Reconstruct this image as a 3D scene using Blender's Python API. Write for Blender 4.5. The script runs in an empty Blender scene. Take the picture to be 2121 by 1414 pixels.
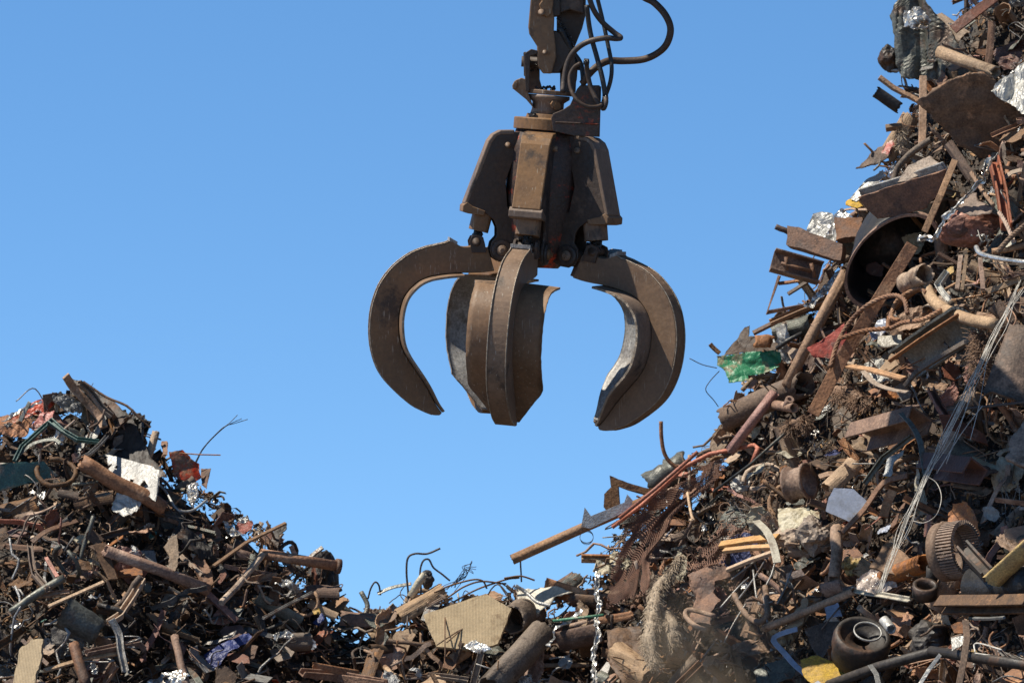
import bpy, bmesh, math, random
from mathutils import Vector, Matrix, noise
R = random.Random(11)
scn = bpy.context.scene
C = bpy.context.collection
V = Vector
rad = math.radians
# ---------------------------------------------------------------- camera
PITCH, HC, FPX = rad(4.35), 3.0, 1060.5 / math.tan(rad(6.0))
CAM = V((0, 0, HC))
FW = V((0, math.cos(PITCH), math.sin(PITCH)))
UP = V((0, -math.sin(PITCH), math.cos(PITCH)))
RT = V((1, 0, 0))
cd = bpy.data.cameras.new('camera'); cam = bpy.data.objects.new('camera', cd); C.objects.link(cam)
cam.location = CAM; cam.rotation_euler = (math.pi / 2 + PITCH, 0, 0)
cd.sensor_width = 36; cd.lens = 18 / math.tan(rad(6.0)); cd.clip_end = 5000; cd.clip_start = 0.5
cd.dof.use_dof = True; cd.dof.focus_distance = 36.6; cd.dof.aperture_fstop = 3.2
scn.camera = cam
# ---------------------------------------------------------------- sky and sun
SUN = V((-0.52, -0.11, 0.85)).normalized()
SUN_EL = math.asin(SUN.z); SUN_AZ = math.atan2(SUN.x, SUN.y)
w = bpy.data.worlds.new("World"); scn.world = w; w.use_nodes = True
nt = w.node_tree; bg = nt.nodes['Background']
sky = nt.nodes.new('ShaderNodeTexSky'); sky.sky_type = 'NISHITA'; sky.sun_disc = False
sky.sun_elevation = SUN_EL; sky.sun_rotation = SUN_AZ
sky.altitude = 0; sky.air_density = 1.0; sky.dust_density = 0.0; sky.ozone_density = 2.6
tc = nt.nodes.new('ShaderNodeTexCoord'); mp = nt.nodes.new('ShaderNodeMapping')
mp.vector_type = 'POINT'; mp.inputs['Location'].default_value = (0, 0, 0.19); mp.inputs['Scale'].default_value = (1, 1, 1.9)
nt.links.new(tc.outputs['Generated'], mp.inputs[0]); nt.links.new(mp.outputs[0], sky.inputs[0])
hs_ = nt.nodes.new('ShaderNodeHueSaturation'); hs_.inputs['Saturation'].default_value = 1.19; hs_.inputs['Hue'].default_value = .496; hs_.inputs['Value'].default_value = 1.08
nt.links.new(sky.outputs[0], hs_.inputs['Color']); sx_ = nt.nodes.new('ShaderNodeSeparateXYZ'); nt.links.new(tc.outputs['Generated'], sx_.inputs[0])
zr_ = nt.nodes.new('ShaderNodeMapRange'); zr_.interpolation_type = 'SMOOTHSTEP'       # the sky deepens towards the zenith
zr_.inputs[1].default_value = .16; zr_.inputs[2].default_value = .62; zr_.inputs[3].default_value = 1; zr_.inputs[4].default_value = .22
nt.links.new(sx_.outputs['Z'], zr_.inputs[0]); vm_ = nt.nodes.new('ShaderNodeVectorMath'); vm_.operation = 'SCALE'
nt.links.new(hs_.outputs[0], vm_.inputs[0]); nt.links.new(zr_.outputs[0], vm_.inputs['Scale']); nt.links.new(vm_.outputs[0], bg.inputs[0]); bg.inputs[1].default_value = 0.15
sl = bpy.data.lights.new('sun', 'SUN'); sl.energy = 5.0; sl.angle = rad(0.5); sl.color = (1, 0.935, 0.82)
so = bpy.data.objects.new('sun', sl); C.objects.link(so); so.location = (-20, -10, 40)
so.rotation_euler = SUN.to_track_quat('Z', 'Y').to_euler()
scn.view_settings.view_transform = 'Standard'; scn.view_settings.look = 'None'
scn.view_settings.gamma = 1; scn.view_settings.exposure = 0.35
try: scn.render.engine = 'CYCLES'
except Exception: pass
scn.cycles.max_bounces = 6; scn.cycles.diffuse_bounces = 3; scn.cycles.glossy_bounces = 3

def P(px, py, d):
    return CAM + (FW + RT * ((px - 1060.5) / FPX) + UP * ((707 - py) / FPX)) * d
K = 37.0 / FPX                                    # metres per photo pixel at the grapple
# ---------------------------------------------------------------- materials
def mat(name, a, b, patch=None, pt=0.55, metal=0.0, rough=0.75, scale=6.0, bump=0.5, rnd=0.5, island=False, wave=0, aniso=(1, 1, 1), mottle=0.35, psc=0.45, scr=None):
    m = bpy.data.materials.new(name); m.use_nodes = True
    n = m.node_tree.nodes; l = m.node_tree.links; bs = n['Principled BSDF']
    t = n.new('ShaderNodeTexCoord'); mpn = n.new('ShaderNodeMapping'); mpn.inputs['Scale'].default_value = aniso
    l.new(t.outputs['Object'], mpn.inputs[0])
    oi = n.new('ShaderNodeObjectInfo')
    ofs = n.new('ShaderNodeVectorMath'); ofs.operation = 'ADD'; l.new(mpn.outputs[0], ofs.inputs[0])
    sc_ = n.new('ShaderNodeVectorMath'); sc_.operation = 'SCALE'; sc_.inputs[0].default_value = (31, 17, 23); l.new(oi.outputs['Random'], sc_.inputs['Scale'])
    l.new(sc_.outputs[0], ofs.inputs[1]); vec = ofs.outputs[0]
    n1 = n.new('ShaderNodeTexNoise'); n1.inputs['Scale'].default_value = scale; n1.inputs['Detail'].default_value = 9; n1.inputs['Roughness'].default_value = 0.68
    l.new(vec, n1.inputs['Vector'])
    r1 = n.new('ShaderNodeValToRGB'); r1.color_ramp.elements[0].position = 0.36; r1.color_ramp.elements[1].position = 0.64
    r1.color_ramp.elements[0].color = (*b, 1); r1.color_ramp.elements[1].color = (*a, 1)
    l.new(n1.outputs['Fac'], r1.inputs[0]); col = r1.outputs[0]
    if patch:
        n2 = n.new('ShaderNodeTexNoise'); n2.inputs['Scale'].default_value = scale * psc; n2.inputs['Detail'].default_value = 10; n2.inputs['Roughness'].default_value = 0.7
        l.new(vec, n2.inputs['Vector'])
        r2 = n.new('ShaderNodeValToRGB'); r2.color_ramp.elements[0].position = pt - 0.035; r2.color_ramp.elements[1].position = pt + 0.035
        l.new(n2.outputs['Fac'], r2.inputs[0])
        mx = n.new('ShaderNodeMixRGB'); l.new(r2.outputs[0], mx.inputs[0]); l.new(col, mx.inputs[1]); mx.inputs[2].default_value = (*patch, 1)
        col = mx.outputs[0]
    if mottle:
        n3 = n.new('ShaderNodeTexNoise'); n3.inputs['Scale'].default_value = scale * 9; n3.inputs['Detail'].default_value = 6; l.new(vec, n3.inputs['Vector'])
        mr = n.new('ShaderNodeMapRange'); mr.inputs[1].default_value = 0.3; mr.inputs[2].default_value = 0.7; mr.inputs[3].default_value = 1 - mottle; mr.inputs[4].default_value = 1 + mottle
        l.new(n3.outputs['Fac'], mr.inputs[0])
        hv = n.new('ShaderNodeHueSaturation'); l.new(mr.outputs[0], hv.inputs['Value']); l.new(col, hv.inputs['Color']); col = hv.outputs[0]
    if scr:                                            # fine directional scrapes of barer metal
        for ang in (.35, -.6):
            mp2 = n.new('ShaderNodeMapping'); mp2.inputs['Rotation'].default_value = (ang, ang * 1.3, ang * .7); mp2.inputs['Scale'].default_value = (70, 70, 2.2)
            l.new(vec, mp2.inputs[0]); n5 = n.new('ShaderNodeTexNoise'); n5.inputs['Scale'].default_value = 1.0; n5.inputs['Detail'].default_value = 3; l.new(mp2.outputs[0], n5.inputs['Vector'])
            r5 = n.new('ShaderNodeValToRGB'); r5.color_ramp.elements[0].position = scr[1] - .03; r5.color_ramp.elements[1].position = scr[1] + .05; l.new(n5.outputs['Fac'], r5.inputs[0])
            mx = n.new('ShaderNodeMixRGB'); l.new(r5.outputs[0], mx.inputs[0]); l.new(col, mx.inputs[1]); mx.inputs[2].default_value = (*scr[0], 1); col = mx.outputs[0]
    if rnd:
        src = oi.outputs['Random']
        if island:
            g = n.new('ShaderNodeNewGeometry'); src = g.outputs['Random Per Island']
        mr = n.new('ShaderNodeMapRange'); mr.inputs[3].default_value = 1 - rnd; mr.inputs[4].default_value = 1 + rnd; l.new(src, mr.inputs[0])
        hv = n.new('ShaderNodeHueSaturation'); l.new(mr.outputs[0], hv.inputs['Value']); l.new(col, hv.inputs['Color'])
        ms = n.new('ShaderNodeMath'); ms.operation = 'MULTIPLY'; ms.inputs[1].default_value = 7.31; l.new(src, ms.inputs[0])
        mf = n.new('ShaderNodeMath'); mf.operation = 'FRACT'; l.new(ms.outputs[0], mf.inputs[0])
        mr2 = n.new('ShaderNodeMapRange'); mr2.inputs[3].default_value = 0.72; mr2.inputs[4].default_value = 1.2; l.new(mf.outputs[0], mr2.inputs[0])
        l.new(mr2.outputs[0], hv.inputs['Saturation']); col = hv.outputs[0]
    l.new(col, bs.inputs['Base Color'])
    bs.inputs['Metallic'].default_value = metal
    mrr = n.new('ShaderNodeMapRange'); mrr.inputs[1].default_value = 0.3; mrr.inputs[2].default_value = 0.7
    mrr.inputs[3].default_value = max(0.08, rough - 0.16); mrr.inputs[4].default_value = min(1, rough + 0.14)
    l.new(n1.outputs['Fac'], mrr.inputs[0]); l.new(mrr.outputs[0], bs.inputs['Roughness'])
    if bump:
        n4 = n.new('ShaderNodeTexNoise'); n4.inputs['Scale'].default_value = scale * 6; n4.inputs['Detail'].default_value = 8; l.new(vec, n4.inputs['Vector'])
        bp = n.new('ShaderNodeBump'); bp.inputs['Strength'].default_value = bump; bp.inputs['Distance'].default_value = 0.012
        h = n4.outputs['Fac']
        if wave:
            wv = n.new('ShaderNodeTexWave'); wv.inputs['Scale'].default_value = wave; l.new(vec, wv.inputs['Vector'])
            ad = n.new('ShaderNodeMath'); ad.operation = 'ADD'; l.new(h, ad.inputs[0]); l.new(wv.outputs['Fac'], ad.inputs[1]); h = ad.outputs[0]
        l.new(h, bp.inputs['Height']); l.new(bp.outputs[0], bs.inputs['Normal'])
    return m
RUST = (.13, .060, .034)
M = {}
def defmats():
    A = M.__setitem__
    A('core', mat('shade_dark_packed_scrap', (.05, .031, .018), (.016, .011, .007), scale=5, bump=1, rnd=0))  # coloured dark so gaps between the loose pieces read as shade
    A('ground', mat('dirt', (.22, .16, .11), (.12, .09, .065), scale=.6, rnd=0))
    A('rust', mat('rust', (.30, .162, .095), (.14, .070, .040), patch=(.37, .225, .14), pt=.58, scale=7))
    A('rustd', mat('dark_rust', (.15, .085, .046), (.066, .038, .023), patch=(.24, .13, .068), pt=.6, scale=7, rough=.7))
    A('orange', mat('orange_rust', (.34, .155, .07), (.17, .08, .045), patch=(.13, .07, .045), pt=.56, scale=8))
    A('dust', mat('dusty_brown', (.36, .232, .15), (.20, .125, .08), patch=(.14, .08, .043), pt=.60, scale=6))
    A('tan', mat('tan_dust', (.42, .30, .20), (.25, .17, .11), patch=(.15, .09, .055), pt=.60, scale=8))
    A('pink', mat('pink_primer', (.36, .16, .12), (.24, .11, .08), patch=(.16, .08, .055), pt=.6, scale=8, rough=.6))
    A('brick', mat('red_brown_plate', (.27, .105, .065), (.15, .065, .042), patch=(.34, .19, .14), pt=.6, scale=6, rough=.6))
    A('dark', mat('black_and_shaded_metal', (.042, .034, .028), (.018, .015, .013), patch=(.085, .05, .033), pt=.58, scale=4, rough=.6))  # own black of some pieces, painted shade on others
    A('steel', mat('dull_steel', (.33, .32, .30), (.17, .155, .14), patch=(.16, .09, .06), pt=.6, metal=.45, rough=.5, scale=8))
    A('greym', mat('grey_green_metal', (.16, .165, .14), (.085, .083, .07), patch=(.15, .10, .07), pt=.58, metal=.3, rough=.5, scale=6))
    A('galv', mat('galvanised', (.42, .41, .38), (.27, .26, .24), patch=(.25, .2, .15), pt=.64, metal=.3, rough=.45, scale=10, mottle=.15))
    A('alu', mat('bright_aluminium', (.66, .65, .62), (.36, .34, .31), patch=(.2, .14, .09), pt=.6, metal=.7, rough=.34, scale=7, bump=.25, mottle=.25, rnd=.3))
    A('white', mat('chipped_white_enamel', (.42, .40, .36), (.34, .32, .28), patch=(.2, .14, .1), pt=.63, rough=.4, scale=6, mottle=.12, rnd=.15))
    A('cream', mat('dirty_cream_paint', (.52, .47, .35), (.36, .31, .22), patch=(.2, .14, .09), pt=.62, rough=.5, scale=7, mottle=.2, rnd=.25))
    A('board', mat('woven_tan_board', (.42, .335, .23), (.33, .26, .175), patch=(.24, .18, .12), pt=.57, rough=.9, scale=8, wave=26, bump=.35, mottle=.12, rnd=.1))
    A('green', mat('scuffed_green_paint', (.035, .25, .11), (.022, .16, .075), patch=(.26, .24, .14), pt=.53, rough=.4, scale=8, mottle=.2, rnd=.1, psc=.8))
    A('red', mat('faded_red_paint', (.42, .07, .035), (.24, .04, .025), patch=(.2, .11, .07), pt=.54, rough=.45, scale=7, mottle=.2, rnd=.2))
    A('ored', mat('orange_red_paint', (.46, .045, .014), (.33, .03, .012), patch=(.14, .06, .04), pt=.60, rough=.6, scale=6, mottle=.15, rnd=.05))
    A('blue', mat('blue_plastic', (.03, .05, .19), (.015, .02, .09), rough=.5, scale=9, mottle=.25, rnd=.2))
    A('lblue', mat('pale_blue_plastic', (.34, .39, .52), (.26, .28, .33), patch=(.28, .25, .22), pt=.57, rough=.4, scale=7, mottle=.12, rnd=.1, bump=.12))
    A('teal', mat('weathered_teal_paint', (.055, .17, .145), (.035, .10, .088), patch=(.26, .22, .16), pt=.56, rough=.5, scale=9, rnd=.2))
    A('yellow', mat('yellow_ochre_paint', (.52, .34, .07), (.36, .22, .06), patch=(.2, .13, .07), pt=.6, scale=9, rnd=.2))
    A('wood', mat('splintered_wood', (.55, .36, .19), (.36, .2, .095), rough=.85, scale=6, aniso=(1, 6, 6), rnd=.2))
    A('fibre', mat('frayed_tan_fibre', (.46, .37, .27), (.28, .21, .145), rough=.95, scale=10, rnd=0))
    A('net', mat('rusty_netting', (.24, .13, .085), (.13, .07, .048), rough=.9, scale=10, bump=0, rnd=0, mottle=.4))
    A('wool', mat('rusty_turnings', (.27, .165, .105), (.13, .08, .052), rough=.8, scale=12, bump=0, rnd=0))
    A('wire', mat('bright_wire', (.62, .58, .51), (.40, .36, .30), metal=0, rough=.4, scale=10, bump=0, rnd=.1))
    A('wired', mat('dark_wire', (.10, .075, .06), (.05, .04, .035), metal=.2, rough=.6, scale=10, bump=0, rnd=.3))
    A('rubber', mat('black_rubber', (.03, .028, .027), (.018, .017, .016), rough=.5, scale=9, rnd=0))
    A('plast', mat('milky_plastic', (.55, .47, .40), (.42, .33, .27), rough=.25, scale=6, rnd=0))
    A('frag', mat('fine_rusty_fragments', (.29, .17, .088), (.12, .066, .036), patch=(.38, .26, .15), pt=.56, scale=9, island=True, rnd=.7))
    A('fragd', mat('fine_dark_fragments', (.11, .07, .042), (.045, .03, .02), patch=(.2, .13, .075), pt=.6, scale=9, island=True, rnd=.7))
    A('fragm', mat('fine_bright_fragments', (.75, .74, .72), (.5, .48, .45), metal=.8, rough=.33, scale=12, island=True, rnd=.3))
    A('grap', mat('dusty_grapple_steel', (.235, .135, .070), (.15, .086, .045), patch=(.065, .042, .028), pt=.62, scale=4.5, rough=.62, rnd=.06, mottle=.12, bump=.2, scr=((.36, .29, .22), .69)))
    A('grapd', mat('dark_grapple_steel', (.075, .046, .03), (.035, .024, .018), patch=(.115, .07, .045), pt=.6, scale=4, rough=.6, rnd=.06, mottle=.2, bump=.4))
    A('grapr', mat('grapple_housing_with_red_paint', (.065, .038, .028), (.03, .021, .018), patch=(.50, .05, .014), pt=.60, scale=6, rough=.55, rnd=0, bump=.4, psc=.7))
    A('grapr2', mat('rotator_guard_with_paint_traces', (.085, .05, .034), (.035, .024, .019), patch=(.40, .06, .02), pt=.60, scale=6, rough=.55, rnd=0, bump=.3, psc=.7))
    A('worn', mat('worn_bare_steel', (.40, .385, .36), (.22, .20, .18), patch=(.19, .16, .13), pt=.58, metal=.2, rough=.55, scr=((.5, .48, .44), .66), scale=6, bump=.25, rnd=0))
    A('edge', mat('polished_edge_steel', (.42, .35, .27), (.2, .145, .1), metal=.4, rough=.45, scale=30, rnd=0))
    A('grease', mat('black_grease', (.05, .045, .04), (.015, .014, .013), metal=.2, rough=.22, scale=25, bump=1, rnd=0))
defmats()
# ---------------------------------------------------------------- mesh helpers
class MB:
    def __init__(s): s.v = []; s.f = []; s.mi = []; s.sm = []
    def add(s, vs, fs, mi=0, smooth=False):
        o = len(s.v); s.v += [V(x) for x in vs]
        for f in fs: s.f.append([i + o for i in f]); s.mi.append(mi); s.sm.append(smooth)
    def build(s, name, mats, parent=None, origin=None, bevel=0, M4=None):
        if not isinstance(mats, (list, tuple)): mats = [mats]
        if M4: s.v = [M4 @ x for x in s.v]
        if origin is None:
            n = len(s.v); lo = V([min(x[i] for x in s.v) for i in range(3)]); hi = V([max(x[i] for x in s.v) for i in range(3)])
            origin = V(((lo.x + hi.x) / 2, (lo.y + hi.y) / 2, lo.z))
        me = bpy.data.meshes.new(name); me.from_pydata([tuple(x - origin) for x in s.v], [], s.f)
        for m_ in mats: me.materials.append(M[m_])
        for i, p in enumerate(me.polygons): p.material_index = s.mi[i]; p.use_smooth = s.sm[i]
        me.update(); o = bpy.data.objects.new(name, me); C.objects.link(o)
        if parent is None: o.location = origin
        else: o.parent = parent; o.location = origin - parent.location
        if bevel:
            b = o.modifiers.new('bevel', 'BEVEL'); b.width = bevel; b.segments = 2; b.limit_method = 'ANGLE'; b.angle_limit = rad(40)
        return o
def tag(o, label=None, cat=None, group=None, kind=None):
    if label: o['label'] = label
    if cat: o['category'] = cat
    if group: o['group'] = group
    if kind: o['kind'] = kind
    return o
def empty(name, loc): 
    o = bpy.data.objects.new(name, None); C.objects.link(o); o.location = loc; o.empty_display_size = .1; return o
def cat_rom(pts, n=6):
    pts = [V(p) for p in pts]
    if len(pts) < 3: return pts
    q = [pts[0] * 2 - pts[1]] + pts + [pts[-1] * 2 - pts[-2]]; out = []
    for i in range(1, len(q) - 2):
        a, b, c, d = q[i - 1], q[i], q[i + 1], q[i + 2]
        for k in range(n):
            t = k / n
            out.append(.5 * ((2 * b) + (c - a) * t + (2 * a - 5 * b + 4 * c - d) * t * t + (3 * b - a - 3 * c + d) * t ** 3))
    out.append(pts[-1]); return out
def frames(pts, hint):
    T = []
    for i in range(len(pts)):
        a = pts[max(0, i - 1)]; b = pts[min(len(pts) - 1, i + 1)]
        t = (b - a); t = t.normalized() if t.length > 1e-9 else V((0, 0, 1)); T.append(t)
    fr = []; n = hint - T[0] * hint.dot(T[0])
    if n.length < 1e-4: n = T[0].orthogonal()
    n.normalize()
    for t in T:
        n = n - t * n.dot(t)
        if n.length < 1e-5: n = t.orthogonal()
        n.normalize(); fr.append((t, n, t.cross(n)))
    return fr
def sweep(mb, pts, prof, hint=V((0, -1, .3)), mi=0, smooth=False, caps=True, scale=None):
    fr = frames(pts, hint); n = len(prof); vs = []
    for i, p in enumerate(pts):
        t, a, b = fr[i]; k = scale[i] if scale else 1
        if 0 < i < len(pts) - 1:
            d = (pts[i] - pts[i - 1]).normalized().dot((pts[i + 1] - pts[i]).normalized()); k *= 1 / max(.6, math.sqrt(max(0.0, (1 + d) / 2)))
        vs += [p + a * (y * k) + b * (x * k) for x, y in prof]
    fs = []
    for i in range(len(pts) - 1):
        for j in range(n):
            k = (j + 1) % n; fs.append([i * n + j, i * n + k, (i + 1) * n + k, (i + 1) * n + j])
    if caps: fs.append(list(range(n))[::-1]); fs.append([(len(pts) - 1) * n + j for j in range(n)])
    mb.add(vs, fs, mi, smooth)
def circ(r, n=10, ry=None): return [(math.cos(2 * math.pi * i / n) * r, math.sin(2 * math.pi * i / n) * (ry or r)) for i in range(n)]
def tube(mb, pts, r, n=10, hollow=0, mi=0, hint=V((0, -1, .3)), dent=0, ry=None):
    if not hollow:
        sweep(mb, pts, circ(r, n, ry), hint, mi, n > 4); return
    fr = frames(pts, hint); vs = []; fs = []
    for rr in (r, r - hollow):
        for i, p in enumerate(pts):
            t, a, b = fr[i]
            for x, y in circ(rr, n, (ry - (r - rr)) if ry else None):
                dd = 1 + dent * noise.noise(V((x * 9 + i, y * 9, i * 1.7)))
                vs.append(p + (a * y + b * x) * dd)
    L = len(pts)
    for i in range(L - 1):
        for j in range(n):
            k = (j + 1) % n
            fs.append([i * n + j, i * n + k, (i + 1) * n + k, (i + 1) * n + j])
            o = L * n; fs.append([o + i * n + j, o + (i + 1) * n + j, o + (i + 1) * n + k, o + i * n + k])
    mb.add(vs, fs, mi, True)
    e = []
    for i in (0, L - 1):
        for j in range(n):
            k = (j + 1) % n; o = L * n
            q = [i * n + j, o + i * n + j, o + i * n + k, i * n + k]
            e.append(q if i == 0 else q[::-1])
    base = len(mb.v) - len(vs)
    for q in e: mb.f.append([base + x for x in q]); mb.mi.append(mi); mb.sm.append(False)
def lathe(mb, prof, M4, n=24, mi=0, smooth=True, closed=True):
    m = len(prof); vs = [M4 @ V((r * math.cos(2 * math.pi * i / n), r * math.sin(2 * math.pi * i / n), z)) for i in range(n) for r, z in prof]; fs = []
    for i in range(n):
        k = (i + 1) % n
        for j in range(m if closed else m - 1):
            l = (j + 1) % m; fs.append([i * m + j, k * m + j, k * m + l, i * m + l])
    mb.add(vs, fs, mi, smooth)
def axis_m(loc, ax): 
    return Matrix.Translation(loc) @ ax.normalized().to_track_quat('Z', 'Y').to_matrix().to_4x4()
def box(mb, c, sx, sy, sz, M3=None, mi=0):
    vs = []
    for x in (-1, 1):
        for y in (-1, 1):
            for z in (-1, 1):
                v = V((x * sx / 2, y * sy / 2, z * sz / 2)); vs.append(V(c) + ((M3 @ v) if M3 else v))
    mb.add(vs, [[0, 1, 3, 2], [4, 6, 7, 5], [0, 4, 5, 1], [2, 3, 7, 6], [0, 2, 6, 4], [1, 5, 7, 3]], mi)
def slab(mb, poly, nrm, th, mi=0, smooth=False):
    """closed prism: 3D polygon thickened by th along nrm (centred)"""
    n = len(poly); a = [p + nrm * th / 2 for p in poly]; b = [p - nrm * th / 2 for p in poly]
    fs = [list(range(n)), [n + i for i in range(n)][::-1]] + [[i, n + i, n + (i + 1) % n, (i + 1) % n] for i in range(n)]
    mb.add(a + b, fs, mi, smooth)
def ridged(p, s):
    a = 0; k = 1.0
    for i in range(4):
        a += (1 - 2 * abs(noise.noise(p * s))) * k; s *= 2.1; k *= .46
    return a
def crumple(mb, poly, amp=.03, th=.006, lv=4, fold=2.5, rag=.01, mi=0, seed=0, nrm=None, smooth=False, holes=(), st=(1, 1, 1)):
    bm = bmesh.new(); vs = [bm.verts.new(p) for p in poly]; f = bm.faces.new(vs); f.normal_update()
    nn = V(nrm) if nrm else f.normal.copy(); bmesh.ops.triangulate(bm, faces=[f])
    for i in range(lv): bmesh.ops.subdivide_edges(bm, edges=list(bm.edges), cuts=1, use_grid_fill=True)
    sd = V((seed * 7.7, seed * 3.1, seed * 1.3))
    for v in bm.verts:
        q = V((v.co.x * st[0], v.co.y * st[1], v.co.z * st[2])) + sd
        if v.is_boundary and rag: v.co += noise.noise_vector(q * 14) * rag + noise.noise_vector(q * 40) * rag * .6
        v.co += nn * (ridged(q, fold) * amp + noise.noise(q * fold * .5) * amp * 1.2)
    if holes:
        dl = [f for f in bm.faces if any((f.calc_center_median() - h).length < r for h, r in holes)]
        bmesh.ops.delete(bm, geom=dl, context='FACES')
    bm.normal_update()
    bm.verts.index_update(); vs = [v.co.copy() for v in bm.verts]; N = [v.normal.copy() for v in bm.verts]
    fs = [[v.index for v in f.verts] for f in bm.faces]; n = len(vs)
    edges = [(e.verts[0].index, e.verts[1].index, e.link_faces[0]) for e in bm.edges if len(e.link_faces) == 1]
    side = []
    for a, b, f in edges:
        ids = [v.index for v in f.verts]; k = ids.index(a)
        if ids[(k + 1) % len(ids)] == b: side.append([b, a, n + a, n + b])
        else: side.append([a, b, n + b, n + a])
    bm.free()
    mb.add(vs + [v - m * th for v, m in zip(vs, N)], fs + [[n + i for i in f][::-1] for f in fs] + side, mi, smooth)
# section profiles (x = width, y = thickness)
def flatp(w, t): return [(-w / 2, -t / 2), (w / 2, -t / 2), (w / 2, t / 2), (-w / 2, t / 2)]
def up_(w, h, t): return [(-w / 2, -h / 2), (w / 2, -h / 2), (w / 2, h / 2), (w / 2 - t, h / 2), (w / 2 - t, -h / 2 + t), (-w / 2 + t, -h / 2 + t), (-w / 2 + t, h / 2), (-w / 2, h / 2)]
def lp_(w, h, t): return [(0, 0), (w, 0), (w, t), (t, t), (t, h), (0, h)]
def ip_(w, h, t):
    a, b = w / 2, h / 2
    return [(-a, -b), (a, -b), (a, -b + t), (t / 2, -b + t), (t / 2, b - t), (a, b - t), (a, b), (-a, b), (-a, b - t), (-t / 2, b - t), (-t / 2, -b + t), (-a, -b + t)]
# ---------------------------------------------------------------- heap shape
DR = 40.7
SIL = [(-900, 1180), (-400, 960), (0, 878), (100, 843), (150, 813), (250, 872), (330, 955), (415, 1010), (500, 1068), (560, 1112), (640, 1186), (722, 1278), (800, 1262), (900, 1245), (1000, 1255), (1130, 1225), (1230, 1195), (1275, 1110), (1340, 1040), (1450, 955), (1520, 880), (1560, 790), (1625, 705), (1700, 590), (1760, 480), (1830, 360), (1885, 230), (1945, 90), (2050, -60), (2200, -230), (2500, -420), (3200, -700)]
def sil(px):
    for (a, b), (c, d) in zip(SIL, SIL[1:]):
        if a <= px <= c: return b + (d - b) * (px - a) / (c - a)
    return SIL[0][1] if px < SIL[0][0] else SIL[-1][1]
YR = DR * FW.y
def heap_z(x, y, lump=True):
    px = 1060.5 + x / DR * FPX
    top = P(px, sil(px), DR).z
    d = YR - y
    z = top - (.98 * d if d > 0 else -.8 * d) 
    if lump: z += (noise.noise(V((x * .9, y * .9, 3))) * .34 + noise.noise(V((x * 2.3, y * 2.3, 9))) * .15) * min(1, abs(d) * .7 + .25)
    return z
def heap_d(px, py):
    """depth where the line of sight through a photo pixel meets the heap; None above the crest"""
    dr = P(px, py, 1.0) - CAM
    d = 31.0; prev = None
    while d < DR + .3:
        q = CAM + dr * d
        if q.z < heap_z(q.x, q.y):
            a, b = d - .25, d
            for _ in range(5):
                m = (a + b) / 2; q = CAM + dr * m
                if q.z < heap_z(q.x, q.y): b = m
                else: a = m
            return b
        d += .25
    return None
def D_(px, py):
    d = heap_d(px, py); return DR - .1 if d is None else d
def path(pts, o=.12):
    """photo points laid on the heap, o metres proud of it, whole path pushed out so it is not buried"""
    o += .11; ds = [D_(p[0], p[1]) - o - (p[2] if len(p) > 2 else 0) for p in pts]
    push = 0
    for i in range(len(pts) - 1):
        for k in range(1, 8):
            t = k / 8; x = pts[i][0] * (1 - t) + pts[i + 1][0] * t; y = pts[i][1] * (1 - t) + pts[i + 1][1] * t
            hd = heap_d(x, y)
            if hd: push = max(push, ds[i] * (1 - t) + ds[i + 1] * t - hd + o * .4)
    push = min(push, .9)
    return [P(p[0], p[1], d - push) for p, d in zip(pts, ds)]
# ---------------------------------------------------------------- ground and heap core
g = MB(); g.add([(-400, -60, 0), (400, -60, 0), (400, 900, 0), (-400, 900, 0)], [[0, 1, 2, 3]])
tag(g.build('ground', 'ground', origin=V((0, 0, 0))), kind='structure')
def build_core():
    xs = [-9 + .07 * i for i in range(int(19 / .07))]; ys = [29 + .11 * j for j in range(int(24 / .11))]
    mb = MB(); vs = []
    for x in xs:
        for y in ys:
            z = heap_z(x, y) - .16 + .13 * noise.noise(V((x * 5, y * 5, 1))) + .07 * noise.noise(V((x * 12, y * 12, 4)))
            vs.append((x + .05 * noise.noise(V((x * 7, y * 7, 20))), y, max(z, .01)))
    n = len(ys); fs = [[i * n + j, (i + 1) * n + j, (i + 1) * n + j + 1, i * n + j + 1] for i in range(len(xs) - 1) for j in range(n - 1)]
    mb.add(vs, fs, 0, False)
    tag(mb.build('scrap_heap', 'core', origin=V((0, YR, 0))), 'shade-dark compacted mass of scrap under the loose pieces', 'scrap heap', kind='stuff')
build_core()
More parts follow.
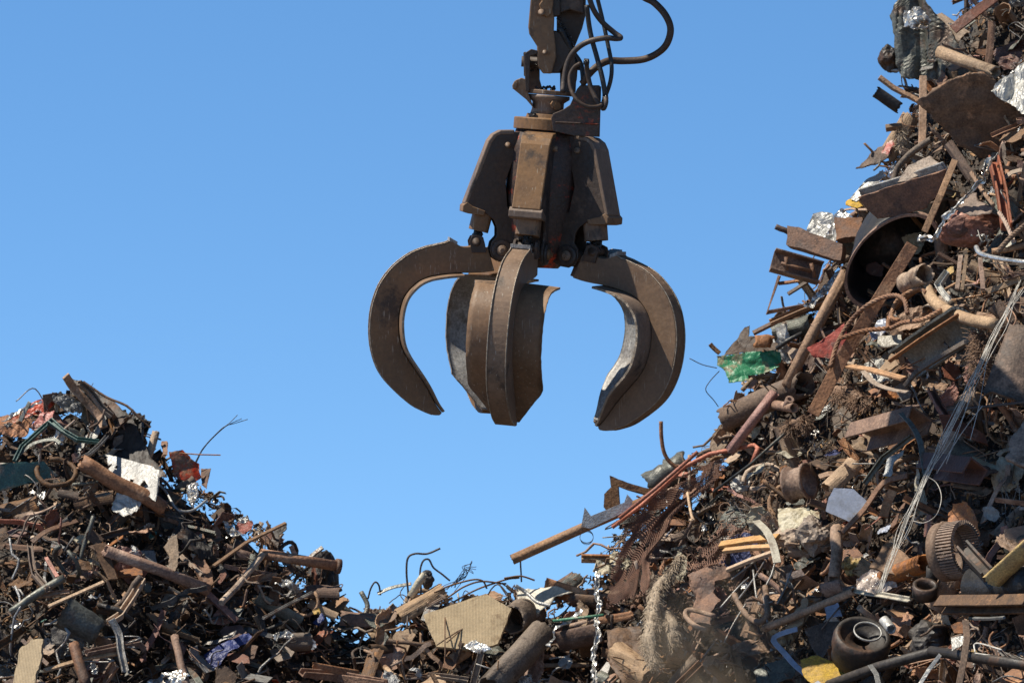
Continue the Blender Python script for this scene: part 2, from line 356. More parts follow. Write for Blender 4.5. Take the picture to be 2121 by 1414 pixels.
#@@GRAPPLE
def build_grapple():
    O = P(1117, 517, 37.0)
    ta, tb = rad(4.6), rad(2.5)
    X = RT * math.cos(ta) - UP * math.sin(ta); Z0 = UP * math.cos(ta) + RT * math.sin(ta)
    Z = (Z0 * math.cos(tb) - FW * math.sin(tb)).normalized(); Y = Z.cross(X)
    g = empty('grapple', O)
    tag(g, 'open five-tined orange-peel grapple of dusty brown steel hanging above the scrap', 'grapple')
    def lc(px, py):                                  # photo pixel -> (right, up) in the grapple's own frame
        dx, dy = px - 1117, py - 517
        return (dx * math.cos(ta) + dy * math.sin(ta)) * K, -(-dx * math.sin(ta) + dy * math.cos(ta)) * K
    def W(x, y, z): return O + X * x + Y * y + Z * z
    def rz(px, py): a, b = lc(px, py); return -a, b  # left tine seen side-on gives the profile
    def part(name, mb, m, parent=g, bevel=0): return mb.build(name, m, parent, O if parent is g else None, bevel) if parent is g else mb.build(name, m, parent, parent_origin(parent), bevel)
    def parent_origin(p): return O
    outer = [rz(*p) for p in [(1008, 512), (985, 507), (965, 510), (950, 508), (935, 498), (922, 503), (885, 511), (850, 524), (815, 550), (790, 581), (775, 615), (767, 650), (765, 690), (769, 725), (780, 760), (797, 787), (822, 813), (850, 837), (875, 850), (893, 857), (908, 858)]]
    inner = [rz(*p) for p in [(1022, 560), (1000, 563), (975, 564), (957, 564), (930, 565), (905, 568), (885, 572), (866, 580), (849, 594), (835, 612), (827, 634), (823, 660), (824, 690), (829, 715), (840, 738), (856, 762), (873, 787), (884, 805), (893, 822), (902, 838), (913, 853)]]
    def dens(a, n): return [V((p.x, p.y)) for p in cat_rom([V((x, y, 0)) for x, y in a], n)]
    outer, inner = dens(outer, 3), dens(inner, 3)
    bracket = [rz(*p) for p in [(1034, 274), (1022, 280), (1013, 292), (962, 420), (957, 427), (957, 434), (982, 437), (1004, 442), (1019, 454), (1026, 470), (1026, 488), (1015, 500), (1011, 517), (1016, 532), (1030, 541), (1050, 541), (1068, 534), (1088, 518), (1084, 472), (1072, 444), (1048, 428), (1044, 375), (1070, 302), (1078, 273)]]
    hr, hz = rz(1036, 517); pr, pz = rz(984, 500)
    for ti, ph in enumerate((-12, 63, 121, -84, -156)):
        f = rad(ph); rd = (math.sin(f), -math.cos(f)); tg = (math.cos(f), math.sin(f))
        def Q(r, t, z, rd=rd, tg=tg): return W(rd[0] * r + tg[0] * t, rd[1] * r + tg[1] * t, z)
        TG = Q(0, 1, 0) - Q(0, 0, 0)
        hw = 21 * K
        # --- tine
        tn = bpy.data.objects.new('tine', None); C.objects.link(tn); tn.parent = g; tn.location = Q(hr, 0, hz) - O
        TO = Q(hr, 0, hz)
        def sub(name, mb, m, bevel=0, par=tn, TO=TO):
            o = mb.build(name, m, None, TO, bevel); o.parent = par; o.location = (0, 0, 0); return o
        wb = MB(); n = len(outer); vs = []
        for i in range(n):
            o_, i_ = outer[i], inner[i]
            wj = 1 + .03 * noise.noise(V((i * .35, ti, 0)))
            m1 = i_ + (o_ - i_) * .12
            vs += [Q(o_.x, -hw * wj, o_.y), Q(o_.x, hw * wj, o_.y), Q(i_.x, hw * .95, i_.y), Q(i_.x, -hw * .95, i_.y)]
        fs = [[i * 4 + j, (i + 1) * 4 + j, (i + 1) * 4 + (j + 1) % 4, i * 4 + (j + 1) % 4] for i in range(n - 1) for j in range(4)]
        fs += [[0, 1, 2, 3], [(n - 1) * 4 + j for j in (3, 2, 1, 0)]]
        wb.add(vs, fs); sub('tine_arm', wb, 'grap', .006)
        # raised side ribs along the back edge
        for s in (-1, 1):
            rb = MB(); pts = [Q(outer[i].x + .004, s * (hw - 1.5 * K), outer[i].y + .004) for i in range(12, n - 3)]
            pts = [p + V((0, 0, .002 * noise.noise(V((k * .9, ti, s))))) for k, p in enumerate(pts)]
            sweep(rb, pts, circ(1.5 * K, 6), smooth=True); sub('edge_rib', rb, 'edge')
        if True:   # bright cut end of the back plate
            cp = MB(); a = Q(outer[13].x + .004, 0, outer[13].y + .012)
            slab(cp, [Q(outer[10].x, -hw * 1.0, outer[10].y + .004), Q(outer[10].x, hw * 1.0, outer[10].y + .004), Q(outer[13].x + .012, hw, outer[13].y + .016), Q(outer[13].x + .012, -hw, outer[13].y + .016)], Z, .03)
            sub('stop_plate', cp, 'worn', .003)
        # --- scoop plate (wide curved shell on the inner side)
        i0 = 20 if ph == 121 else 9 if ph in (63, -84) else 13; sp = MB(); rows = []; NT = 14
        for i in range(i0, n):
            s = (i - i0) / (n - 1 - i0)
            wd = 78 + (12 if i0 != 9 else -22) * math.exp(-s * 14)
            s0 = .62 if ph == 121 else .74
            if s > s0: wd = 76 + ((10 if ph == 121 else 24) - 76) * ((s - s0) / (1 - s0)) ** .85
            wd *= 1 + .02 * noise.noise(V((i * .8, ti * 3, 5)))
            tang = (inner[min(n - 1, i + 1)] - inner[i - 1]).normalized(); nr = V((-tang.y, tang.x))
            if nr.dot(outer[i] - inner[i]) > 0: nr = -nr
            row = []
            for j in range(NT + 1):
                t = (j / NT * 2 - 1); lift = (2.5 * abs(t) ** 1.7) * K * (1 - s * .4)
                p = inner[i] + nr * (lift + 1.0 * K); row.append((p, t * wd * K, nr))
            rows.append(row)
        m_ = NT + 1; top = []; bot = []
        for row in rows:
            for p, t, nr in row:
                bot.append(Q(p.x, t, p.y)); q = p + nr * 4.5 * K; top.append(Q(q.x, t, q.y))
        L = len(rows); nb = L * m_
        fo = [[i * m_ + j, i * m_ + j + 1, (i + 1) * m_ + j + 1, (i + 1) * m_ + j] for i in range(L - 1) for j in range(NT)]
        sp.add(bot + top, fo, 0, True)
        base = 0
        for f_ in [[nb + k for k in q][::-1] for q in fo]: sp.f.append(f_); sp.mi.append(1); sp.sm.append(True)
        for i in range(L - 1):
            for j in (0, NT):
                a, b = i * m_ + j, (i + 1) * m_ + j; sp.f.append([a, b, nb + b, nb + a]); sp.mi.append(2); sp.sm.append(False)
        for j in range(NT):
            for i in (0, L - 1):
                a, b = i * m_ + j, i * m_ + j + 1; sp.f.append([a, b, nb + b, nb + a]); sp.mi.append(2); sp.sm.append(False)
        sub('scoop_plate', sp, ['grap', 'worn', 'edge'])
        # --- hinge boss, pin, ram
        A = axis_m(TO, TG)
        for s in (-1, 1):
            hb = MB()
            z0 = s * 30 * K; z1 = s * 36 * K
            lathe(hb, [(7 * K, z0), (22 * K, z0), (22 * K, z1 - s * 2 * K), (20 * K, z1), (7 * K, z1)], A, 28); part('hinge_boss', hb, 'grapd')
        pn = MB(); lathe(pn, [(0.0, -41 * K), (9 * K, -41 * K), (11 * K, -39 * K), (11 * K, 39 * K), (9 * K, 41 * K), (0.0, 41 * K)], A, 14)
        lathe(pn, [(0.0, -46 * K), (5 * K, -46 * K), (5 * K, 46 * K), (0.0, 46 * K)], A, 6, smooth=False); part('hinge_pin', pn, 'grap')
        p2 = MB(); A2 = axis_m(Q(pr, 0, pz), TG)
        lathe(p2, [(0.0, -27 * K), (9 * K, -27 * K), (9 * K, 27 * K), (0.0, 27 * K)], A2, 14)
        for s in (-1, 1):
            poly = [Q(*(lambda q: (q[0], s * 23 * K, q[1]))(rz(x, y))) for x, y in [(974, 522), (970, 498), (975, 488), (988, 485), (998, 490), (1002, 505), (1004, 522)]]
            slab(p2, poly, TG, 5 * K)
        part('ram_pin', p2, 'grapd')
        # ram barrel and rod
        rm = MB(); b0 = rz(1020, 360); b1 = rz(990, 478); b2 = rz(984, 500)
        q0, q1, q2 = Q(b0[0], 0, b0[1]), Q(b1[0], 0, b1[1]), Q(b2[0], 0, b2[1])
        sq = [(math.copysign(abs(math.cos(a)) ** .45, math.cos(a)) * 24 * K, math.copysign(abs(math.sin(a)) ** .45, math.sin(a)) * 20 * K) for a in [2 * math.pi * i / 20 for i in range(20)]]
        sweep(rm, [q0, q1], sq, hint=Q(1, 0, 0) - Q(0, 0, 0)); part('ram_barrel', rm, 'grap', bevel=.004)
        rr = MB(); tube(rr, [q1, q2], 9 * K, 12); part('ram_rod', rr, 'grease')
        gz = MB()
        for k in range(9):
            c = q1.lerp(q2, R.random() * .8) + TG * R.uniform(-14, 14) * K + (Q(1, 0, 0) - Q(0, 0, 0)) * R.uniform(-8, 12) * K
            lathe(gz, [(0.0, -4 * K), (3.5 * K, -2 * K), (4.5 * K, 0), (3 * K, 3 * K), (0.0, 4 * K)], axis_m(c, V((R.random() - .5, R.random() - .5, R.random()))), 7, smooth=False)
        part('grease_lump', gz, 'grease')['kind'] = 'stuff'
        # --- bracket cheeks and guard
        for s in (-1, 1):
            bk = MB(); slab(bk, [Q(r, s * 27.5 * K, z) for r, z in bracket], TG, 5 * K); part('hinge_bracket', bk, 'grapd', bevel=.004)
        gd = MB(); up = [rz(*p) for p in [(1062, 272), (1034, 272.5), (1021, 279), (1011, 292), (961, 421)]]; wds = [32, 32, 32, 31, 30]
        vs = []
        for k_, ((r, z), wd) in enumerate(zip(up, wds)):
            nx = (0, 1) if k_ < 2 else (.92, .39)
            for q_ in (0, 1):
                for t in (-1, 1): vs.append(Q(r + nx[0] * (3 - 9 * q_) * K, t * wd * K, z + nx[1] * (3 - 9 * q_) * K))
        fs = []
        for i in range(len(up) - 1):
            a, b = i * 4, (i + 1) * 4
            fs += [[a, a + 1, b + 1, b], [a + 2, b + 2, b + 3, a + 3], [a, b, b + 2, a + 2], [a + 1, a + 3, b + 3, b + 1]]
        fs += [[0, 2, 3, 1], [(len(up) - 1) * 4 + k_ for k_ in (0, 1, 3, 2)]]
        gd.add(vs, fs); part('ram_guard', gd, 'grap', bevel=.008)
        cl = MB()
        c_ = [rz(*p) for p in [(964, 417), (955, 424), (954, 437), (966, 441), (998, 446), (1002, 436), (975, 426)]]
        slab(cl, [Q(r, 0, z) for r, z in c_], TG, 70 * K); part('guard_collar', cl, 'grap', bevel=.006)
        b_ = rz(1048, 300)
        for s in (-1, 1): bt = MB(); lathe(bt, [(0.0, 0), (6 * K, 0), (6 * K, 10 * K), (0.0, 10 * K)], axis_m(Q(b_[0], s * 29 * K, b_[1]), TG * s), 10); part('bolt', bt, 'grap')
    # --- central housing
    hs = MB(); A = axis_m(W(0, 0, 0), Z)
    zt = lc(1138, 272)[1]
    lathe(hs, [(0.0, -38 * K), (42 * K, -36 * K), (66 * K, -10 * K), (74 * K, 62 * K), (80 * K, 100 * K), (80 * K, zt - 40 * K), (68 * K, zt), (0.0, zt)], A, 20)
    part('housing', hs, 'grapr')
    # rotator stack
    z1 = lc(1138, 272)[1]; z2 = lc(1138, 247)[1]; z3 = lc(1138, 238)[1]; z4 = lc(1138, 205)[1]; z5 = lc(1138, 198)[1]; z6 = lc(1138, 187)[1]
    r1 = MB(); lathe(r1, [(0.0, z1 - 4 * K), (66 * K, z1 - 4 * K), (66 * K, z1), (74 * K, z1 + 1 * K), (74 * K, z2 - 1.5 * K), (72 * K, z2), (50 * K, z2 + 1 * K), (48 * K, z3), (0.0, z3)], A, 48, smooth=False)
    part('rotator_flange', r1, 'grapr'.replace('grapr', 'grap'), bevel=.003)
    r2 = MB(); lathe(r2, [(0.0, z3 - K), (36 * K, z3 - K), (33 * K, z3 + 10 * K), (33 * K, z4 - 8 * K), (44 * K, z4), (44 * K, z5), (0.0, z5)], axis_m(W(-6 * K, 0, 0), Z), 28); part('rotator_neck', r2, 'grap')
    r3 = MB(); 
    def flatpoly(mb, pp, dy, th): slab(mb, [W(lc(x, y)[0], dy, lc(x, y)[1]) for x, y in pp], Y, th)
    def WP(x, y, dy=0): return W(lc(x, y)[0], dy, lc(x, y)[1])
    poly = [(math.cos(a) * 54 * K - 4 * K, math.sin(a) * 44 * K) for a in [2 * math.pi * i / 14 for i in range(14)]]
    slab(r3, [W(x, y, (z5 + z6) / 2) for x, y in poly], Z, 9 * K)
    flatpoly(r3, [(1064, 186), (1063, 176), (1068, 167), (1080, 162), (1092, 166), (1094, 192), (1106, 226), (1090, 207)], -.07, .09)
    flatpoly(r3, [(1062, 186), (1061, 178), (1066, 168), (1072, 172), (1070, 184)], -.09, .14)
    part('yoke_base', r3, 'grap', bevel=.006)
    r4 = MB()
    flatpoly(r4, [(1086, 112), (1100, 103), (1113, 106), (1115, 112), (1098, 118), (1096, 190), (1088, 190)], -.10, .05)
    flatpoly(r4, [(1086, 112), (1100, 103), (1113, 106), (1118, 120), (1118, 165), (1125, 190), (1088, 190)], .14, .05)
    flatpoly(r4, [(1084, 110), (1089, 108), (1090, 160), (1085, 158)], 0, .17)
    flatpoly(r4, [(1160, 115), (1185, 108), (1198, 125), (1195, 165), (1188, 192), (1160, 192)], .12, .05)
    flatpoly(r4, [(1172, 120), (1190, 118), (1194, 150), (1192, 192), (1172, 192)], -.06, .05)
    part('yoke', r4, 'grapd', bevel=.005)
    yp = MB(); tube(yp, [WP(1080, 128), WP(1204, 136)], 11 * K, 14); part('yoke_pin', yp, 'grapd')
    r5 = MB()
    flatpoly(r5, [(1141, 246), (1145, 236), (1165, 228), (1180, 218), (1187, 203), (1194, 186), (1201, 178), (1241, 178), (1240, 258), (1237, 284), (1188, 282), (1145, 272)], -.27, .04)
    slab(r5, [WP(1240, 180, -.27), WP(1240, 180, .2), WP(1237, 284, .2), WP(1237, 284, -.27)], X, .03)
    slab(r5, [WP(1150, 252, -.295), WP(1239, 256, -.295), WP(1239, 259, -.295), WP(1150, 255, -.295)], Y, .03)
    part('rotator_guard', r5, 'grapr2', bevel=.006)
    for (x, y) in [(1147, 217), (1153, 221)]:
        bb = MB(); lathe(bb, [(0.0, -3 * K), (8 * K, -3 * K), (8 * K, 6 * K), (0.0, 6 * K)], axis_m(WP(x, y, -.16), -Y + X * .3), 6, smooth=False); part('motor_bolt', bb, 'grap')
    gz = MB()
    for k in range(46):
        c = WP(R.uniform(1098, 1150), R.uniform(180, 190), R.uniform(-.14, .1)) if k < 24 else WP(R.uniform(1100, 1116), R.uniform(108, 150), R.uniform(-.1, .1))
        if k > 38: c = WP(R.uniform(1095, 1140), R.uniform(236, 244), R.uniform(-.17, -.1))
        lathe(gz, [(0.0, -3 * K), (2.6 * K, -1 * K), (3 * K, K), (0.0, 4 * K)], axis_m(c, V((R.random() - .5, R.random() - .5, R.random()))), 6, smooth=False)
    part('grease_lump', gz, 'grease')['kind'] = 'stuff'
    # --- hoses
    hoses = [([(1325, -30), (1330, -5), (1352, 8), (1375, 33), (1386, 62), (1379, 92), (1360, 112), (1330, 125), (1290, 128), (1260, 128), (1238, 138), (1221, 153), (1205, 175)], 6.6, -.25, 'grapd'),
             ([(1165, 192), (1168, 165), (1175, 132), (1190, 107), (1215, 90), (1250, 82), (1276, 83), (1283, 80), (1270, 70), (1245, 48), (1226, 20), (1214, -20)], 5.2, -.33, 'grapd'),
             ([(1229, -30), (1236, 0), (1247, 45), (1257, 92), (1265, 138), (1262, 172), (1250, 207), (1246, 222)], 3.9, -.30, 'rubber'),
             ([(1214, 15), (1218, 50), (1224, 82), (1235, 122), (1246, 165), (1251, 200), (1246, 222)], 4.6, -.36, 'rubber'),
             ([(1213, 128), (1215, 150), (1222, 182), (1234, 208), (1247, 226), (1253, 214), (1252, 204)], 4.4, -.42, 'grapd'),
             ([(1200, 134), (1188, 142), (1179, 160), (1181, 185), (1192, 207), (1212, 221), (1236, 222), (1250, 214)], 3.6, -.47, 'grapd'),
             ([(1160, 60), (1180, 100), (1200, 128), (1206, 150), (1208, 185)], 4.5, -.10, 'rubber')]
    for pts, r, dy, m in hoses:
        mb = MB(); pp = cat_rom([WP(x, y, dy + .04 * math.sin(i)) for i, (x, y) in enumerate(pts)], 6)
        tube(mb, pp, r * 1.12 * K, 10); part('hydraulic_hose', mb, m)
    for (x, y, dy) in [(1213, 131, -.42), (1252, 205, -.42), (1246, 220, -.33)]:
        mb = MB(); lathe(mb, [(0.0, -6 * K), (6 * K, -6 * K), (6.5 * K, 0), (5 * K, 7 * K), (0.0, 7 * K)], axis_m(WP(x, y, dy), Z), 8); part('hose_fitting', mb, 'grease')
    # --- crane arm end: its own thing
    arm = empty('crane_arm', WP(1135, 128)); AO = arm.location.copy()
    tag(arm, 'grimy brown forked crane arm tip holding the grapple at the top of the picture', 'crane arm')
    def ap(name, mb, m, bevel=0): return mb.build(name, m, arm, AO, bevel)
    a1 = MB(); flatpoly(a1, [(1100, -260), (1099, 0), (1094, 58), (1096, 72), (1112, 97), (1113, 138), (1124, 153), (1142, 154), (1152, 120), (1150, 90), (1147, 66), (1148, 40), (1140, 0), (1144, -260)], -.09, .07); ap('fork_plate', a1, 'grap', .01)
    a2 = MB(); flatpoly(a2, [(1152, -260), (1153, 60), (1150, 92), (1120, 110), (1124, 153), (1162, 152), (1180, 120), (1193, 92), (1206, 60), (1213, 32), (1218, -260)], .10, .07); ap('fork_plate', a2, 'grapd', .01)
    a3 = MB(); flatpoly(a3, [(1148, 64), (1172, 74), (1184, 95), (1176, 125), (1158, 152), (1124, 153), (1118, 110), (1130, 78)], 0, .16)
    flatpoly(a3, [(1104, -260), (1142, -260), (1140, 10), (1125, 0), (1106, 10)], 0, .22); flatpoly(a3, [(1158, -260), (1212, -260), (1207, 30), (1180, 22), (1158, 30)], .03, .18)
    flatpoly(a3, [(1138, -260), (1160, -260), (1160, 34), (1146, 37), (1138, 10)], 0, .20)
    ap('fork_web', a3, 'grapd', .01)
    a4 = MB(); flatpoly(a4, [(1112, -20), (1142, -25), (1146, 8), (1142, 30), (1133, 39), (1122, 30), (1116, 12), (1122, 4)], -.135, .04); ap('lug', a4, 'grap', .008)
    a5 = MB(); lathe(a5, [(0.0, -.02), (7 * K, -.02), (7 * K, .03), (0.0, .03)], axis_m(WP(1121, 28, -.14), -Y), 12); lathe(a5, [(0.0, -.04), (5 * K, -.04), (5 * K, .04), (0.0, .04)], axis_m(WP(1128, 110, -.14), -Y), 12); ap('pin', a5, 'grap')
    a6 = MB(); 
    for k in range(26):
        c = WP(R.uniform(1154, 1186), 0, .02); c = WP(1155 + k * 1.3 + R.uniform(-3, 3), 42 + k * 2.2 + R.uniform(-6, 3), -.04)
        lathe(a6, [(0.0, -4 * K), (3.6 * K, -1 * K), (4 * K, K), (0.0, 4 * K)], axis_m(c, V((R.random() - .5, R.random() - .5, R.random()))), 6, smooth=False)
    ap('grease_lump', a6, 'grease')['kind'] = 'stuff'
    # the stick the fork hangs from, out of the frame
    s1 = MB(); top = WP(1160, -300); sweep(s1, [top + V((0, .25, .1)), top + V((0, -1.5, .9)), top + V((.3, -7, 3.2)), top + V((.6, -13, 4.2))], flatp(.55, .7), hint=V((0, 0, 1))); ap('stick', s1, 'grapd', .02)
build_grapple()
#@@HEROES
def reg(mb, name, m, label, cat, bevel=0):
    return tag(mb.build(name, m, bevel=bevel), label, cat)
def rolled(hint_ang):
    a = rad(hint_ang); return (-FW * math.cos(a) + UP * math.sin(a))
KH = 39.5 / FPX                                    # metres per photo pixel on the heap
def pipe(name, pts, r, m, label, o=.12, hollow=True, cat='pipe', n=14, cr=0, dent=.0, flat=1):
    pp = path(pts, o); pp = cat_rom(pp, cr) if cr else pp
    if not cr and len(pp) == 2: pp = [pp[0].lerp(pp[1], i / 8) + noise.noise_vector(pp[0] + V((i * .37, 0, 0))) * r * KH * .30 for i in range(9)]; pp = [q for i, q in enumerate(pp)]
    mb = MB(); tube(mb, pp, r * KH, n, hollow=min(.012, r * KH * .25) if hollow else 0, dent=dent, ry=r * KH * flat)
    ax_ = (pp[-1] - pp[0]).normalized(); e0, e1 = pp[0], pp[-1]
    mb.v = [v + ax_ * (noise.noise(v * (9 / max(.04, r * KH * 4))) * r * KH * .5 if min((v - e0).length, (v - e1).length) < r * KH * 1.1 and hollow else 0) + noise.noise_vector(v * 6) * r * KH * .10 for v in mb.v]; return reg(mb, name, m, label, cat)
def bar(name, pts, prof, m, label, o=.12, roll=45, cat='bar', cr=0, sway=.0):
    pp = path(pts, o); pp = cat_rom(pp, cr) if cr else pp
    if len(pp) == 2:
        pp = [pp[0].lerp(pp[1], i / 4) + noise.noise_vector(pp[0] + V((i * .5, 0, 0))) * (.006 + sway) for i in range(5)]
    mb = MB()
    if m == 'alu':
        pp = cat_rom(pp, 8); sweep(mb, pp, prof, hint=rolled(roll), scale=[.75 + .5 * abs(noise.noise(p * 9)) * 2 for p in pp])
        mb.v = [v + noise.noise_vector(v * 22) * .022 + noise.noise_vector(v * 7) * .02 for v in mb.v]
    else: sweep(mb, pp, prof, hint=rolled(roll))
    return reg(mb, name, m, label, cat, bevel=.003 if m != 'alu' else 0)
def under(parent, child, name):
    child.location -= parent.location; child.parent = parent; child.name = name
    for k in ('label', 'category'):
        if k in child: del child[k]
    return child
def px_(v): return v * KH
def sheet(name, poly, m, label, o=.15, amp=.03, th=.006, lv=4, fold=2.5, cat='metal sheet', seed=None, rag=.01, smooth=False, depth=None, holes=(), tilt=(.8, .3), st=(1, 1, 1)):
    """poly: (px,py[,towards camera in m]) corners; one common depth unless given per corner"""
    ds = [D_(p[0], p[1]) for p in poly]; d0 = depth or (sorted(ds)[len(ds) // 3] - o - .11)
    cx = sum(p[0] for p in poly) / len(poly); cy = sum(p[1] for p in poly) / len(poly)
    pp = [P(p[0], p[1], d0 - (p[2] if len(p) > 2 else 0) + ((cy - p[1]) * tilt[0] + (cx - p[0]) * tilt[1]) * KH) for p in poly]
    hl = [(P(x, y, d0 + ((cy - y) * tilt[0] + (cx - x) * tilt[1]) * KH), r * KH) for x, y, r in holes]
    mb = MB(); crumple(mb, pp, amp, th, lv, fold, rag, seed=seed if seed is not None else R.random() * 50, smooth=smooth, holes=hl, st=st); return reg(mb, name, m, label, cat)
def curved(name, a, b, rad_px, arc, m, label, o=.15, th=.008, start=0, cat='curved plate', amp=.006, seg=20, taper=1.0):
    """part of a cylinder wall: axis from a to b in the photo, opening angle arc (degrees) centred on start"""
    A, B = path([a, b], o); ax = (B - A).normalized(); u = (-FW - ax * (-FW).dot(ax)).normalized(); v = ax.cross(u); mb = MB()
    n1, n2 = seg, 8; vs = []
    for rr in (rad_px * KH, rad_px * KH - th):
        for i in range(n2 + 1):
            k = 1 + (taper - 1) * i / n2
            for j in range(n1 + 1):
                t = rad(start + arc * (j / n1 - .5)); q = A.lerp(B, i / n2)
                rg = 0
                if i in (0, n2): rg = noise.noise(V((j * .6, i, rad_px))) * .03
                vs.append(q + ax * rg + (u * math.cos(t) + v * math.sin(t)) * (rr * k * (1 + amp * 8 * noise.noise(V((i * .5, j * .35, rad_px))))))
    m1 = n1 + 1; o2 = m1 * (n2 + 1); fs = []
    for i in range(n2):
        for j in range(n1):
            q = [i * m1 + j, i * m1 + j + 1, (i + 1) * m1 + j + 1, (i + 1) * m1 + j]; fs += [q, [x + o2 for x in q][::-1]]
    mb.add(vs, fs, 0, True); e = []
    for i in range(n2):
        for j in (0, n1): a_, b_ = i * m1 + j, (i + 1) * m1 + j; e.append([a_, b_, b_ + o2, a_ + o2])
    for j in range(n1):
        for i in (0, n2): a_, b_ = i * m1 + j, i * m1 + j + 1; e.append([a_, b_, b_ + o2, a_ + o2])
    for q in e: mb.f.append(q); mb.mi.append(0); mb.sm.append(False)
    return reg(mb, name, m, label, cat)
def wires(name, paths, r, m, label, cat='wire', o=.15, jit=.0, n=5, kind=None):
    mb = MB()
    for p in paths:
        pp = cat_rom(path(p, o), 7)
        if jit: pp = [q + noise.noise_vector(q * 5) * jit for q in pp]
        tube(mb, pp, r * KH, n)
    ob = reg(mb, name, m, label, cat)
    if kind: ob['kind'] = kind
    return ob
def rope(name, pts, r, m, label, o=.2, cat='wire rope'):
    pp = cat_rom(path(pts, o), 14); fr = frames(pp, UP); mb = MB()
    for s in range(4):
        q = [p + (a * math.cos(i * .62 + s * math.pi / 2) + b * math.sin(i * .62 + s * math.pi / 2)) * r * KH * .55 for i, (p, (t, a, b)) in enumerate(zip(pp, fr))]
        tube(mb, q, r * KH * .58, 6)
    return reg(mb, name, m, label, cat)
def fuzz(name, pts, rads, m, label, n=900, ln=14, o=.25, cat='fibre', thick=.0022, core=True, down=.3):
    pp = cat_rom(path(pts, o), 8); L = len(pp); mb = MB()
    def rr(i): t = i / (L - 1) * (len(rads) - 1); k = min(int(t), len(rads) - 2); return (rads[k] + (rads[k + 1] - rads[k]) * (t - k)) * KH
    if core:
        fr = frames(pp, UP); vs = []
        for i, (p, (t, a, b)) in enumerate(zip(pp, fr)):
            for j in range(12):
                an = j / 12 * 6.283; k = rr(i) * .8 * (1 + .35 * noise.noise(V((i * .6, j * .9, 3)))); vs.append(p + a * math.cos(an) * k + b * math.sin(an) * k)
        mb.add(vs, [[i * 12 + j, i * 12 + (j + 1) % 12, (i + 1) * 12 + (j + 1) % 12, (i + 1) * 12 + j] for i in range(L - 1) for j in range(12)], 0, True)
    for k in range(n):
        i = R.randrange(L); d = V((R.gauss(0, 1), R.gauss(0, 1), R.gauss(0, 1))).normalized(); p = pp[i] + d * rr(i) * R.uniform(.4, .95)
        e = d + V((0, 0, -down)) + noise.noise_vector(p * 6) * 1.2; l = ln * KH * R.uniform(.3, 1.3)
        q1 = p + e * l * .5; q2 = q1 + (e + V((R.gauss(0, .6), R.gauss(0, .6), R.gauss(0, .6) - down))) * l * .4
        tube(mb, [p, q1, q2], thick, 3)
    return reg(mb, name, m, label, cat)
def lump(name, c, sx, sy, m, label, o=.1, cat='lump', amp=.35, fold=1.6, d=1.0):
    P0 = P(c[0], c[1], D_(*c) - o); bm = bmesh.new(); bmesh.ops.create_icosphere(bm, subdivisions=4, radius=1); mb = MB()
    for v in bm.verts:
        q = v.co.copy(); k = 1 + amp * (ridged(q + P0 * 3, fold) * .4 + noise.noise(q * 1.3 + P0)); v.co = q * k
    vs = [P0 + RT * (v.co.x * sx * KH) + UP * (v.co.z * sy * KH) + FW * (v.co.y * (sx + sy) / 2 * KH * d) for v in bm.verts]
    fs = [[v.index for v in f.verts] for f in bm.faces]; bm.free(); mb.add(vs, fs, 0, False); return reg(mb, name, m, label, cat)
def flange(mb, c, ax, r, t): lathe(mb, [(0.0, -t / 2), (r, -t / 2), (r, t / 2), (0.0, t / 2)], axis_m(c, ax), 18)

